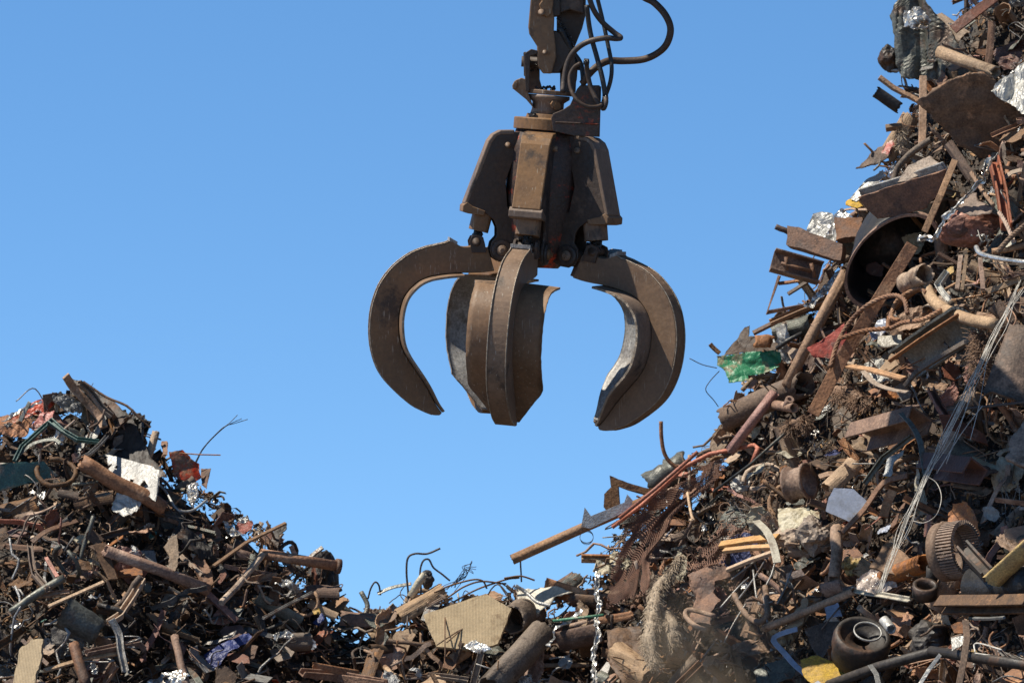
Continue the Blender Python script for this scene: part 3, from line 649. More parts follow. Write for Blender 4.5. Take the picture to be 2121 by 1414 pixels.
# ============================== LEFT HEAP ==============================
def left_heap():
    bar('curled_strip', [(136, 778, .1), (150, 800), (172, 825), (205, 862), (215, 885)], flatp(px_(17), .02), 'dust', 'curled rusty channel strip rising at the peak of the left heap', roll=20, cr=3, o=.35)
    bar('curled_strip', [(163, 792, .1), (190, 815), (212, 845), (232, 862)], up_(px_(12), .04, .01), 'tan', 'narrow tan strip beside the curled channel at the left peak', roll=30, cr=3, o=.38)
    sheet('dark_plate', [(135, 775), (172, 790), (228, 822), (275, 866), (312, 945), (345, 985), (300, 1000), (245, 960), (215, 900), (180, 850), (146, 812)], 'dark', 'large blackened plate leaning behind the curled strips on the left peak', amp=.03, o=.18)
    bar('torn_strip', [(172, 790), (220, 822), (262, 840), (290, 866), (312, 885)], flatp(px_(7), .012), 'rustd', 'torn black strip along the top edge of the left heap', roll=70, cr=3, o=.2)
    bar('hooked_strip', [(278, 856), (296, 870), (312, 874), (303, 882), (290, 893)], flatp(px_(3.5), .012), 'dark', 'hooked dark metal sliver sticking out past the left peak', roll=50, o=.2, cr=2)
    pipe('bent_tube_stub', [(324, 893), (313, 930), (304, 955)], 8, 'tan', 'stubby tan torn tube standing on the right shoulder of the left peak', o=.3, dent=.2)
    bar('steel_strip', [(310, 935), (312, 975)], flatp(px_(12), .01), 'dust', 'crumpled brown strip hanging below the tan torn tube', o=.28)
    pipe('large_pipe', [(168, 958), (338, 1052)], 16, 'rust', 'thick rusty pipe slanting across the upper left heap', o=.42, n=20)
    pan = sheet('appliance_panel', [(218, 938), (262, 950), (318, 965), (328, 984), (322, 1038), (300, 1022), (262, 1012), (228, 990)], 'white', 'white enamelled appliance panel with round holes above the thick slanting pipe', amp=.012, o=.34, fold=1.3, holes=[(272, 995, 6), (286, 984, 3), (240, 966, 5)], rag=.004, cat='appliance panel')
    under(pan, sheet('panel_flap', [(312, 968), (330, 972), (328, 1000), (322, 1037), (306, 1018), (288, 1004), (302, 998), (314, 1004)], 'white', 'folded white flap at the right edge of the enamelled panel', amp=.015, o=.46, lv=3, rag=.003), 'flap')
    bar('bent_window_section', [(30, 955), (45, 925), (95, 880), (105, 872), (130, 892), (160, 910), (205, 915)], up_(px_(9), .03, .008), 'teal', 'bent teal window frame with one peaked corner on the left heap', o=.40, roll=35, cat='window frame')
    bar('grey_strip', [(222, 903), (205, 922), (185, 940), (160, 952)], up_(px_(8), .025, .006), 'steel', 'bent bright steel strip meeting the teal frame', o=.42)
    bar('grey_strip', [(35, 945), (70, 918), (110, 910), (125, 918)], flatp(px_(8), .008), 'greym', 'grey curved trim under the teal frame peak', o=.38, cr=4)
    sheet('teal_sheet', [(0, 960), (90, 955), (120, 985), (60, 1000), (0, 1018)], 'teal', 'flat dark teal sheet at the left edge below the frame', amp=.012, o=.34, tilt=(.1, -.4))
    bar('pale_bar', [(-10, 962), (45, 967)], flatp(px_(9), .02), 'cream', 'pale bar poking in at the left picture edge', o=.45)
    sheet('red_sheet', [(0, 866), (40, 842), (85, 822), (112, 826), (95, 845), (50, 858), (8, 882)], 'red', 'crumpled red sheet with a pale rim on the far left crest', amp=.03, o=.25)
    sheet('red_sheet', [(58, 872), (80, 848), (110, 842), (100, 872), (72, 895)], 'red', 'curled red and white sheet below the far left crest', amp=.05, o=.3)
    bar('bright_trim', [(5, 872), (45, 850), (85, 832)], flatp(px_(6), .01), 'alu', 'bright rim strip along the red sheet at far left', o=.38)
    sheet('alu_foil', [(105, 815), (125, 808), (160, 820), (165, 835), (140, 845), (112, 832)], 'galv', 'crinkled pale foil piece just left of the peak', amp=.06, fold=8, o=.3)
    bar('leaning_strip', [(62, 832), (50, 855), (42, 872)], flatp(px_(9), .01), 'greym', 'short grey strip leaning over the far left red sheet', o=.42)
    sheet('red_white_sheet', [(352, 935), (380, 932), (412, 962), (415, 990), (395, 1002), (362, 985)], 'red', 'red sheet crushed on the left heap shoulder', amp=.03, fold=1.6, o=.25, tilt=(.1, -.2))
    sheet('silver_sheet', [(385, 1000), (405, 990), (410, 1030), (398, 1052), (388, 1030)], 'alu', 'shiny folded silver sheet under the crushed red one', amp=.06, fold=6, o=.3)
    bar('thin_rod', [(372, 938), (412, 941), (457, 942)], circ(px_(1.6), 6), 'rust', 'thin straight rod pointing right from the left heap shoulder', o=.3, cat='rod')
    wires('frayed_cable', [[(405, 958), (418, 930), (440, 905), (462, 885), (478, 872), (492, 858)], [(406, 958), (420, 930), (442, 904), (464, 884), (482, 874), (500, 866)], [(404, 956), (419, 929), (441, 903), (463, 883), (484, 876), (512, 868)]], .8, 'wired', 'thin frayed steel cable standing up against the sky on the left', jit=.012)
    sheet('rust_plate', [(416, 970), (436, 968), (426, 1012), (418, 1004)], 'orange', 'small upright orange rust plate on the left skyline', amp=.008, o=.2, lv=3)
    sheet('rust_plate', [(335, 914), (347, 914), (346, 940), (338, 942)], 'rust', 'tiny upright rusty plate right of the tan torn tube', amp=.008, o=.2, lv=3)
    wires('white_hose', [[(326, 1000), (345, 1020), (362, 1050), (375, 1058), (400, 1056), (428, 1035)]], 2.6, 'galv', 'curved pale hose looping below the white panel', cat='hose', o=.4, n=8)
    bar('bent_pipe_leg', [(545, 1147), (520, 1178), (490, 1215), (458, 1248)], circ(px_(7), 12), 'tan', 'slim dusty tube slanting down from the flanged pipe', o=.42, cat='pipe')
    mb = MB(); pp = path([(540, 1146), (700, 1172)], .4); tube(mb, pp, px_(11), 16, hollow=.012); ax = pp[1] - pp[0]
    e = empty('flanged_pipe', pp[0]); tag(e, 'brown pipe with a flanged end jutting right into the sky from the left heap', 'pipe')
    mb.build('pipe', 'rust', e, e.location); fl = MB(); lathe(fl, [(px_(8), -.02), (px_(16), -.02), (px_(16), .02), (px_(8), .02)], axis_m(pp[1], ax), 18); fl.build('flange', 'rust', e, e.location)
    bar('steel_bar', [(442, 1172), (512, 1122), (592, 1083)], flatp(px_(7), .02), 'dust', 'long flat bar running up to the crest of the left heap', o=.5)
    sheet('dark_bracket', [(575, 1085), (592, 1080), (594, 1092), (580, 1105), (576, 1132), (560, 1120), (565, 1100)], 'dark', 'dark bent bracket plate at the upper end of the flat bar', amp=.03, o=.35)
    bar('small_strip', [(602, 1130), (612, 1150)], flatp(px_(10), .02), 'dust', 'small brown block strip behind the flanged pipe', o=.3)
    bar('small_strip', [(668, 1133), (640, 1156)], flatp(px_(9), .02), 'steel', 'short grey strip angled above the flanged pipe', o=.3)
    pipe('rust_pipe', [(218, 1139), (330, 1180), (432, 1222)], 12, 'rust', 'rusty pipe with a broken end in the middle of the left heap', o=.4)
    sheet('blade_plate', [(352, 1104), (364, 1102), (368, 1150), (362, 1180), (344, 1174), (350, 1150), (336, 1130)], 'tan', 'tan blade-shaped plate with a notched edge above the broken pipe', amp=.02, o=.45, lv=3)
    bar('curved_strip', [(66, 1122), (100, 1098), (160, 1078)], flatp(px_(11), .01), 'rust', 'long curved blade with a sharp tip on the left heap', o=.4, cr=5)
    bar('bent_angle', [(62, 1128), (66, 1165), (72, 1190), (100, 1222)], up_(px_(12), .04, .01), 'dust', 'bent brown channel hanging under the curved blade', o=.38)
    bar('steel_bar', [(95, 1155), (120, 1195)], flatp(px_(8), .02), 'pink', 'short pinkish bar right of the bent channel', o=.36)
    bar('long_bar', [(100, 1255), (215, 1205)], flatp(px_(7), .02), 'tan', 'long tan bar above the dark domed sheet', o=.5)
    pipe('grey_tube', [(22, 1268), (75, 1230), (132, 1196)], 8, 'greym', 'dull grey tube sloping at the lower left', o=.45, cr=4)
    curved('domed_sheet', (128, 1268), (205, 1312), 36, 170, 'greym', 'dark grey domed sheet lying at the lower left', o=.35, start=-30, taper=.8)
    bar('twisted_tube', [(295, 1200), (275, 1235), (248, 1275), (225, 1290)], up_(px_(14), .05, .012), 'tan', 'twisted pale channel tube in the middle left heap', o=.5)
    sheet('flat_board', [(62, 1326), (92, 1328), (84, 1375), (70, 1425), (26, 1425), (42, 1350)], 'board', 'pale beige board standing at the bottom left corner', amp=.006, th=.03, o=.55, lv=3, cat='board')
    pipe('short_pipe', [(152, 1332), (178, 1420)], 11, 'orange', 'orange rusty pipe standing at the bottom right of the beige board', o=.55)
    pipe('short_pipe', [(362, 1318), (386, 1420)], 8, 'rust', 'thin brown pipe standing near the bottom under the left heap', o=.5)
    bar('bent_strip', [(230, 1282), (246, 1312), (250, 1345), (260, 1390)], up_(px_(14), .03, .008), 'steel', 'bluish grey folded strip hanging in the lower left', o=.6, cr=3)
    bar('steel_bar', [(92, 1388), (180, 1362), (250, 1352)], flatp(px_(9), .02), 'tan', 'pale flat bar lying just above the bottom left edge', o=.5)
    bar('channel_bar', [(178, 1352), (285, 1330), (300, 1345)], up_(px_(12), .04, .01), 'rust', 'brown channel with a kinked end at lower left', o=.55)
    sheet('silver_sheet', [(300, 1402), (330, 1378), (370, 1372), (392, 1392), (360, 1400), (330, 1412)], 'alu', 'shiny bent silver sheet at the bottom of the left heap', amp=.05, fold=5, o=.55)
    bar('grey_strip', [(370, 1378), (400, 1395), (420, 1425)], flatp(px_(14), .01), 'greym', 'dull grey strip curling down right of the bent silver sheet', o=.55, cr=3)
    sheet('silver_sheet', [(455, 1064), (475, 1072), (482, 1088), (500, 1098), (480, 1102), (462, 1088)], 'alu', 'bright folded silver scrap high on the left heap slope', amp=.06, fold=7, o=.35)
    sheet('silver_sheet', [(556, 1190), (575, 1188), (618, 1212), (612, 1222), (585, 1210), (562, 1202)], 'alu', 'silver torn sheet below the flanged pipe', amp=.05, fold=7, o=.45)
    sheet('crushed_can', [(558, 1305), (590, 1292), (602, 1300), (598, 1312), (570, 1318)], 'alu', 'small crushed silver can in the dark lower left slope', amp=.06, fold=8, o=.4, cat='can')
    bar('silver_strip', [(545, 1280), (600, 1250), (648, 1226)], up_(px_(6), .02, .006), 'steel', 'thin silvery channel strip pointing up right on the lower left slope', o=.5)
    bar('wire_strip', [(595, 1235), (608, 1215), (622, 1205)], flatp(px_(5), .01), 'steel', 'short pale crossed strip near the thin silvery channel', o=.5)
    sheet('blue_card', [(648, 1290), (668, 1270), (672, 1278), (660, 1296)], 'blue', 'small blue and white card on the lower left slope', amp=.01, o=.4, lv=3, cat='card')
    sheet('yellow_scrap', [(645, 1262), (660, 1256), (662, 1266), (650, 1270)], 'yellow', 'tiny yellow scrap near the dip between the heaps', amp=.02, o=.35, lv=3)
    sheet('blue_sheet', [(418, 1352), (470, 1322), (510, 1302), (520, 1312), (470, 1345), (440, 1378)], 'blue', 'dark blue torn sheet in shade at the lower left', amp=.04, o=.3)
    sheet('rust_flap', [(395, 1140), (420, 1150), (436, 1175), (436, 1205), (410, 1195), (394, 1170)], 'rust', 'curled brown flap right of the broken pipe', amp=.05, o=.3)
    bar('angled_plate', [(190, 1136), (205, 1128), (235, 1200)], flatp(px_(20), .015), 'rustd', 'dark flat plate crossing under the broken pipe', o=.33)
    bar('long_dark_bar', [(425, 1225), (490, 1285)], flatp(px_(14), .03), 'brick', 'dark red-brown bar sloping down below the slim dusty tube', o=.35)
    bar('flat_bar', [(625, 1392), (700, 1400), (800, 1414)], up_(px_(16), .05, .012), 'rust', 'rusty channel lying along the bottom between the heaps', o=.5)
    curved('round_cover', (640, 1378), (735, 1395), 18, 150, 'rust', 'rounded rusty cover just above the bottom channel', o=.45, start=40)
    lump('domed_casting', (665, 1195), 30, 50, 'dark', 'large dark rounded casting on the right flank of the left heap', o=-.05)
# ============================== LOW MIDDLE ==============================
def middle():
    sheet('woven_mat', [(876, 1274), (1006, 1230), (1060, 1262), (1032, 1334), (985, 1348), (906, 1342)], 'board', 'tan woven mat lying in the dip between the heaps', amp=.012, th=.03, o=.36, fold=.9, rag=.004, tilt=(.6, .2), cat='mat')
    bas = sheet('enamel_basin', [(1068, 1214), (1112, 1216), (1150, 1212), (1186, 1226), (1150, 1236), (1140, 1250), (1112, 1266), (1082, 1252), (1070, 1238)], 'cream', 'torn white enamel basin piece with a dark rim', amp=.03, fold=1.2, o=.42, cat='basin', smooth=True)
    under(bas, bar('basin_rim', [(1068, 1212), (1092, 1228), (1112, 1246), (1140, 1254)], circ(px_(4), 8), 'galv', 'rolled pale rim crossing the enamel basin', o=.6, cr=4), 'rim')
    pipe('large_pipe', [(1062, 1282, .15), (1105, 1262, -.2)], 31, 'tan', 'short wide rusty pipe with its dark round mouth facing left', o=.35, n=26)
    pipe('large_pipe', [(1125, 1306), (1085, 1352), (1015, 1425)], 29, 'tan', 'big dusty pipe running down to the bottom edge, cut end up', o=.5, n=26, dent=.05)
    curved('curved_sheet', (1140, 1205), (1225, 1230), 34, 150, 'rust', 'wide curved rusty sheet above the enamel basin', o=.35, start=60, taper=.7)
    curved('curved_sheet', (1190, 1235), (1245, 1240), 22, 160, 'rustd', 'dark curled sheet between the basin and the silver strip', o=.35, start=60)
    bar('pointed_strip', [(782, 1229), (812, 1216), (852, 1208)], flatp(px_(8), .01), 'greym', 'pointed grey blade jutting over the dip', o=.2, cr=4)
    pipe('torn_tube', [(849, 1236), (868, 1205), (880, 1188)], 8, 'cream', 'torn straw-coloured tube standing on the low crest', o=.3, dent=.2)
    lump('dark_lump', (884, 1200), 14, 16, 'dark', 'dark ragged cap beside the straw-coloured tube', o=.15)
    wires('bent_rebar', [[(843, 1300), (846, 1240), (842, 1185), (845, 1155), (860, 1146), (885, 1146), (912, 1135)]], 2.2, 'wired', 'tall bent wire rod curving right above the low crest', cat='rod', o=.3, n=6)
    wires('bent_rebar', [[(865, 1265), (872, 1225), (870, 1185), (876, 1162), (888, 1158), (898, 1175), (915, 1188), (932, 1202)]], 2.0, 'wired', 'hooked wire rod arching beside the tall one', cat='rod', o=.3, n=6)
    wires('bent_rebar', [[(762, 1240), (768, 1218), (777, 1205), (785, 1212), (788, 1232)]], 1.9, 'wired', 'small arched wire loop on the skyline left of the low crest', cat='rod', o=.2, n=6)
    wires('bent_rebar', [[(670, 1240), (676, 1212), (684, 1225), (686, 1240)]], 1.6, 'wired', 'little hooked wire at the foot of the left heap skyline', cat='rod', o=.2, n=6)
    wires('wire_bundle', [[(925 + R.uniform(-15, 15), 1218 + R.uniform(-8, 8)), (945 + 6 * i % 20, 1200 - R.uniform(0, 15)), (965 + R.uniform(-8, 8), 1180 + R.uniform(-10, 8)), (982 + R.uniform(-6, 10), 1160 + R.uniform(0, 30))] for i in range(9)], .7, 'wired', 'loose bundle of thin wires against the sky over the dip', jit=.03, o=.3)
    wires('wire_bundle', [[(900, 1225), (930, 1210), (970, 1202), (1000, 1205), (1010, 1218)], [(920, 1240), (960, 1215), (1010, 1205), (1050, 1208)], [(940, 1245), (980, 1225), (1045, 1200), (1078, 1195)], [(1045, 1196), (1080, 1192), (1108, 1203)]], 2, 'rustd', 'tangle of rusty rods crossing the woven mat', o=.45, jit=.02, cat='rod')
    wires('rod_set', [[(905, 1335), (960, 1300), (1040, 1262)], [(925, 1330), (990, 1275), (1030, 1252)], [(922, 1275), (922, 1360)], [(975, 1290), (1005, 1265), (1060, 1240)], [(1000, 1300), (960, 1275), (930, 1262)]], 1.5, 'rustd', 'thin rods lying over the woven mat', o=.5, cat='rod')
    bar('vertical_rod', [(1078, 1160), (1079, 1205)], circ(px_(2), 6), 'wired', 'thin upright rod under the end of the long pipe', o=.25, cat='rod')
    pipe('long_pipe', [(1062, 1158), (1210, 1092), (1330, 1040)], 11, 'dust', 'long tan pipe jutting left into the sky from the right heap', o=.55, n=18)
    sheet('steel_bracket', [(1204, 1090), (1211, 1050), (1224, 1068), (1293, 1040), (1299, 1023), (1311, 1036), (1306, 1054), (1222, 1094)], 'galv', 'clean grey galvanised bracket lying on the long tan pipe', amp=.002, th=.012, o=.62, lv=2, rag=0, tilt=(0, 0), cat='bracket')
    e = [(1264, 985), (1300, 1000), (1346, 1014), (1352, 1030), (1300, 1015), (1282, 1008), (1286, 1060), (1262, 1065), (1252, 1050), (1253, 1025), (1268, 1010)]
    sheet('angle_box', e, 'rustd', 'brown folded box section pointing up behind the grey bracket', amp=.006, th=.1, o=.25, lv=2, rag=.001, tilt=(.1, .1))
    pipe('crushed_drum', [(1350, 1002), (1420, 962)], 28, 'greym', 'crushed dusty green drum on the lower right skyline', o=.0, n=24, dent=.35, cat='drum')
    wires('vertical_hooked_rod', [[(1369, 872), (1370, 905), (1375, 935), (1386, 955), (1402, 968)]], 4.2, 'rust', 'upright hooked rusty rod with a flat top against the sky', cat='rod', o=.3, n=10)
    pipe('pink_rod', [(1282, 1073), (1360, 1010), (1445, 935)], 4, 'pink', 'upper of two long pink-brown rods by the net', o=.7, hollow=False, cat='rod')
    pipe('pink_rod', [(1268, 1092), (1330, 1045), (1420, 965), (1470, 940), (1562, 921), (1570, 928), (1556, 962)], 4.2, 'pink', 'lower long pink-brown rod bent down at its right end', o=.66, hollow=False, cat='rod')
    pipe('thin_green_rod', [(1478, 1018), (1556, 960), (1625, 898)], 3, 'greym', 'thin grey-green rod slanting over the net', o=.7, hollow=False, cat='rod')
    pipe('hook_bolt', [(1424, 1020), (1428, 1045), (1432, 1066), (1436, 1077), (1430, 1076)], 3, 'tan', 'small tan hook hanging on the net', o=.75, hollow=False, cat='hook', cr=4)
    bar('stacked_strips', [(1204, 1152), (1262, 1153)], flatp(px_(5), .05), 'rust', 'upper flat strip sticking out left under the net', o=.3)
    bar('stacked_strips', [(1204, 1160), (1262, 1161)], flatp(px_(4), .05), 'tan', 'lower pale strip sticking out left under the net', o=.3)
    wires('fine_wire_curl', [[(1215 + 14 * math.cos(a + k), 1112 + 14 * math.sin(a + k) * (.8 + .1 * k)) for a in [i * .7 for i in range(10)]] for k in range(4)], .5, 'wired', 'fine curled wire ball at the skyline under the grey bracket', o=.25)
    for rows, lab in (([[(1300, 1050), (1400, 990), (1500, 945)], [(1285, 1100), (1400, 1030), (1500, 985)], [(1270, 1160), (1345, 1100), (1400, 1060)], [(1262, 1215), (1320, 1180), (1350, 1150)], [(1255, 1260), (1310, 1240), (1345, 1230)]], 'brown netting draped over the lower right heap'),
                      ([[(1505, 1080), (1530, 1092), (1555, 1100)], [(1450, 1130), (1480, 1145), (1505, 1158)], [(1410, 1180), (1432, 1192), (1452, 1200)]], 'strip of diamond mesh netting beside the blue sheet')):
        mb = MB(); nr, nc = len(rows), 3
        def S(u, v):
            a = u * (nr - 1); i = min(int(a), nr - 2); f = a - i; b = v * (nc - 1); j = min(int(b), nc - 2); g_ = b - j
            x = sum(wt * rows[p][q][0] for wt, p, q in ((((1 - f) * (1 - g_)), i, j), ((1 - f) * g_, i, j + 1), (f * (1 - g_), i + 1, j), (f * g_, i + 1, j + 1)))
            y = sum(wt * rows[p][q][1] for wt, p, q in ((((1 - f) * (1 - g_)), i, j), ((1 - f) * g_, i, j + 1), (f * (1 - g_), i + 1, j), (f * g_, i + 1, j + 1)))
            w_ = noise.noise(V((u * 5, v * 4, 2))) * .12 + math.sin(v * 14 + 3 * u) * .04 + .1
            x += noise.noise(V((u * 6, v * 6, 7))) * 6; y += noise.noise(V((u * 6, v * 6, 11))) * 6
            dd_ = sum(wt * DC[p][q] for wt, p, q in ((((1 - f) * (1 - g_)), i, j), ((1 - f) * g_, i, j + 1), (f * (1 - g_), i + 1, j), (f * g_, i + 1, j + 1)))
            return P(x, y, dd_ - .46 - w_)
        DC = [[min(D_(x + a, y + b) for a, b in ((0, 0), (25, 0), (-25, 0), (0, 25), (0, -25))) for x, y in row] for row in rows]
        nU, nV = (56, 34) if nr > 3 else (28, 12)
        G = [[S(i / nU, j / nV) for j in range(nV + 1)] for i in range(nU + 1)]
        for i in range(nU):
            for j in range(nV):
                if noise.noise(V((i * .16, j * .16, 5))) > .30 or ((j < 2 or j > nV - 3 or i > nU - 4) and R.random() < .5): continue
                tube(mb, [G[i][j], G[i + 1][j + 1]], .0036, 3); tube(mb, [G[i + 1][j], G[i][j + 1]], .0036, 3)
        ob = reg(mb, 'netting', 'net', lab, 'netting')
    mb = MB()
    for k in range(300):
        x, y = R.uniform(1270, 1600), R.uniform(980, 1260)
        if y < 1330 - (x - 1250) * .9 - 60: continue
        if x > 1480 and y > 1100: continue
        c = P(x, y, D_(x, y) - R.uniform(.2, .55)); a = V((R.gauss(0, 1), R.gauss(0, 1), R.gauss(0, 1))).normalized(); b = a.orthogonal().normalized(); r = R.uniform(.015, .06)
        cc = a.cross(b); L = R.uniform(.0, .1); tube(mb, [c + (b * math.cos(t) + cc * math.sin(t)) * r + a * L * t / 9 for t in [i * .7 for i in range(R.randint(7, 15))]], .0035, 3)
    tag(mb.build('steel_turnings', 'wool'), 'mass of curly brown steel turnings caught under the netting', 'steel turnings', kind='stuff')
    fuzz('frayed_rope', [(1412, 1150), (1392, 1182), (1368, 1210), (1356, 1245), (1352, 1290), (1346, 1325), (1352, 1370)], [4, 6, 13, 15, 16, 19, 8], 'fibre', 'thick frayed beige rope bundle hanging down the lower slope', n=3600, ln=9, o=.6, down=.9, cat='rope')
    fuzz('frayed_rope', [(1380, 1270), (1392, 1300), (1388, 1340)], [10, 22, 12], 'fibre', 'fluffy brown fibre clump right of the beige rope bundle', n=1200, ln=9, o=.4, cat='rope', down=.9)
    mbp = [(1240, 1185), (1234, 1215), (1240, 1245), (1236, 1275), (1240, 1310), (1232, 1350), (1230, 1385), (1232, 1414)]
    bar('silver_strip', mbp, up_(px_(9), .03, .006), 'alu', 'long crinkled silver strip hanging vertically left of the beige rope', o=.7, roll=20, cr=3)
    pipe('green_rod', [(1145, 1285), (1200, 1279), (1250, 1273)], 3, 'green', 'thin bright green rod crossing the silver strip', o=.65, hollow=False, cat='rod')
    bar('white_strip', [(1205, 1262), (1178, 1285), (1150, 1305), (1135, 1342)], flatp(px_(7), .01), 'alu', 'bent white metal strip above the big dusty pipe mouth', o=.6, cr=3)
    sheet('silver_sheet', [(955, 1330), (975, 1316), (990, 1322), (1018, 1340), (985, 1345)], 'alu', 'bright silver folded scrap below the woven mat', amp=.05, fold=6, o=.55)
    sheet('blue_sheet', [(1484, 1160), (1510, 1120), (1540, 1098), (1572, 1105), (1560, 1140), (1520, 1165)], 'blue', 'glossy blue sheet behind the splintered wood', amp=.05, fold=4, o=.45)
    for k, (a, b, wd) in enumerate([((1492, 1128), (1612, 1112), 16), ((1500, 1140), (1612, 1132), 12), ((1506, 1180), (1606, 1142), 9)]):
        bar('wood_splinter', [a, ((a[0] + b[0]) / 2, (a[1] + b[1]) / 2 - 2), b], flatp(px_(wd), .03), 'wood', ['thick splintered timber on top beside the pale strap', 'thin split timber lying under the thick one', 'separate wood sliver slanting below the other two'][k], o=.7, cat='wood')
    bar('bent_strap', [(1566, 1078), (1588, 1100), (1602, 1130), (1610, 1165)], flatp(px_(16), .01), 'cream', 'pale grey-green strap curving over the timber', o=.85, cr=4, cat='strap')
    sheet('cream_sheet', [(1608, 1045), (1660, 1046), (1706, 1060), (1690, 1082), (1650, 1090), (1620, 1100), (1610, 1076)], 'cream', 'dirty cream crumpled sheet above the golden foam', amp=.04, o=.5)
    lump('foam_clump', (1655, 1115), 36, 26, 'tan', 'crumbly tan foam clump beside the pale strap', o=.3, amp=.6, fold=2, cat='foam')
    lump('foam_clump', (1690, 1110), 26, 28, 'tan', 'taller crumpled foam lump right of the crumbly clump', o=.35, amp=.7, fold=2, cat='foam')
    sheet('torn_plate', [(1424, 1185), (1500, 1160), (1508, 1185), (1480, 1196), (1476, 1218), (1490, 1240), (1470, 1270), (1475, 1300), (1435, 1306), (1428, 1270), (1440, 1230), (1428, 1210)], 'orange', 'torn orange-brown plate with a scalloped edge right of the beige rope', amp=.05, fold=1.4, th=.012, o=.5)
    sheet('rust_plate', [(1255, 1300), (1320, 1285), (1335, 1330), (1320, 1400), (1290, 1414), (1262, 1370)], 'rustd', 'dark bulging rusty sheet between silver strip and beige rope', amp=.08, fold=1.2, o=.3)
    curved('curved_sheet', (1160, 1320), (1250, 1300), 30, 140, 'rust', 'curved brown sheet in shade above the bottom edge centre', o=.35, start=40)
    pipe('bent_tube', [(1480, 1275), (1430, 1262), (1420, 1275), (1440, 1295), (1465, 1305)], 5, 'dust', 'bent U-shaped tube against the torn orange-brown plate', o=.72, cr=5, hollow=False)
    pipe('bent_tube', [(1520, 1230), (1540, 1265), (1570, 1288), (1590, 1270), (1585, 1215)], 6, 'dust', 'large dusty bent tube hooked upward in the lower slope', o=.6, cr=5)
    wires('wire_rods', [[(1515, 1200), (1560, 1165), (1600, 1140)], [(1530, 1240), (1560, 1200), (1585, 1160)], [(1492, 1258), (1530, 1215), (1552, 1195)], [(1590, 1290), (1582, 1230), (1598, 1190), (1605, 1165)], [(1610, 1250), (1625, 1220), (1640, 1180)], [(1500, 1330), (1520, 1290), (1545, 1250)], [(1450, 1370), (1480, 1330), (1510, 1300)], [(1560, 1180), (1568, 1240), (1580, 1252), (1600, 1245)]], 2.2, 'steel', 'spray of grey rods and wires on the dusty lower slope', o=.6, cat='rod')
    pipe('long_pipe', [(1582, 1302), (1680, 1262), (1770, 1224)], 8, 'dust', 'slender dusty pipe slanting up to the cream angle strip', o=.65)
    bar('angle_strip', [(1768, 1222), (1888, 1243)], lp_(px_(9), px_(9), .012), 'cream', 'cream angle strip with holes lying near the slender pipe', o=.6, roll=40)
    sheet('blue_card', [(1708, 1256), (1736, 1248), (1744, 1276), (1712, 1281)], 'lblue', 'small square blue card with a punched hole in the lower slope', amp=.006, o=.75, lv=3, cat='card', holes=[(1724, 1274, 2)])
    sheet('wood_board', [(1650, 1262), (1668, 1240), (1680, 1246), (1664, 1290), (1640, 1310), (1625, 1312)], 'wood', 'pale wood offcut standing left of the small blue card', amp=.01, th=.03, o=.5, lv=3, cat='wood')
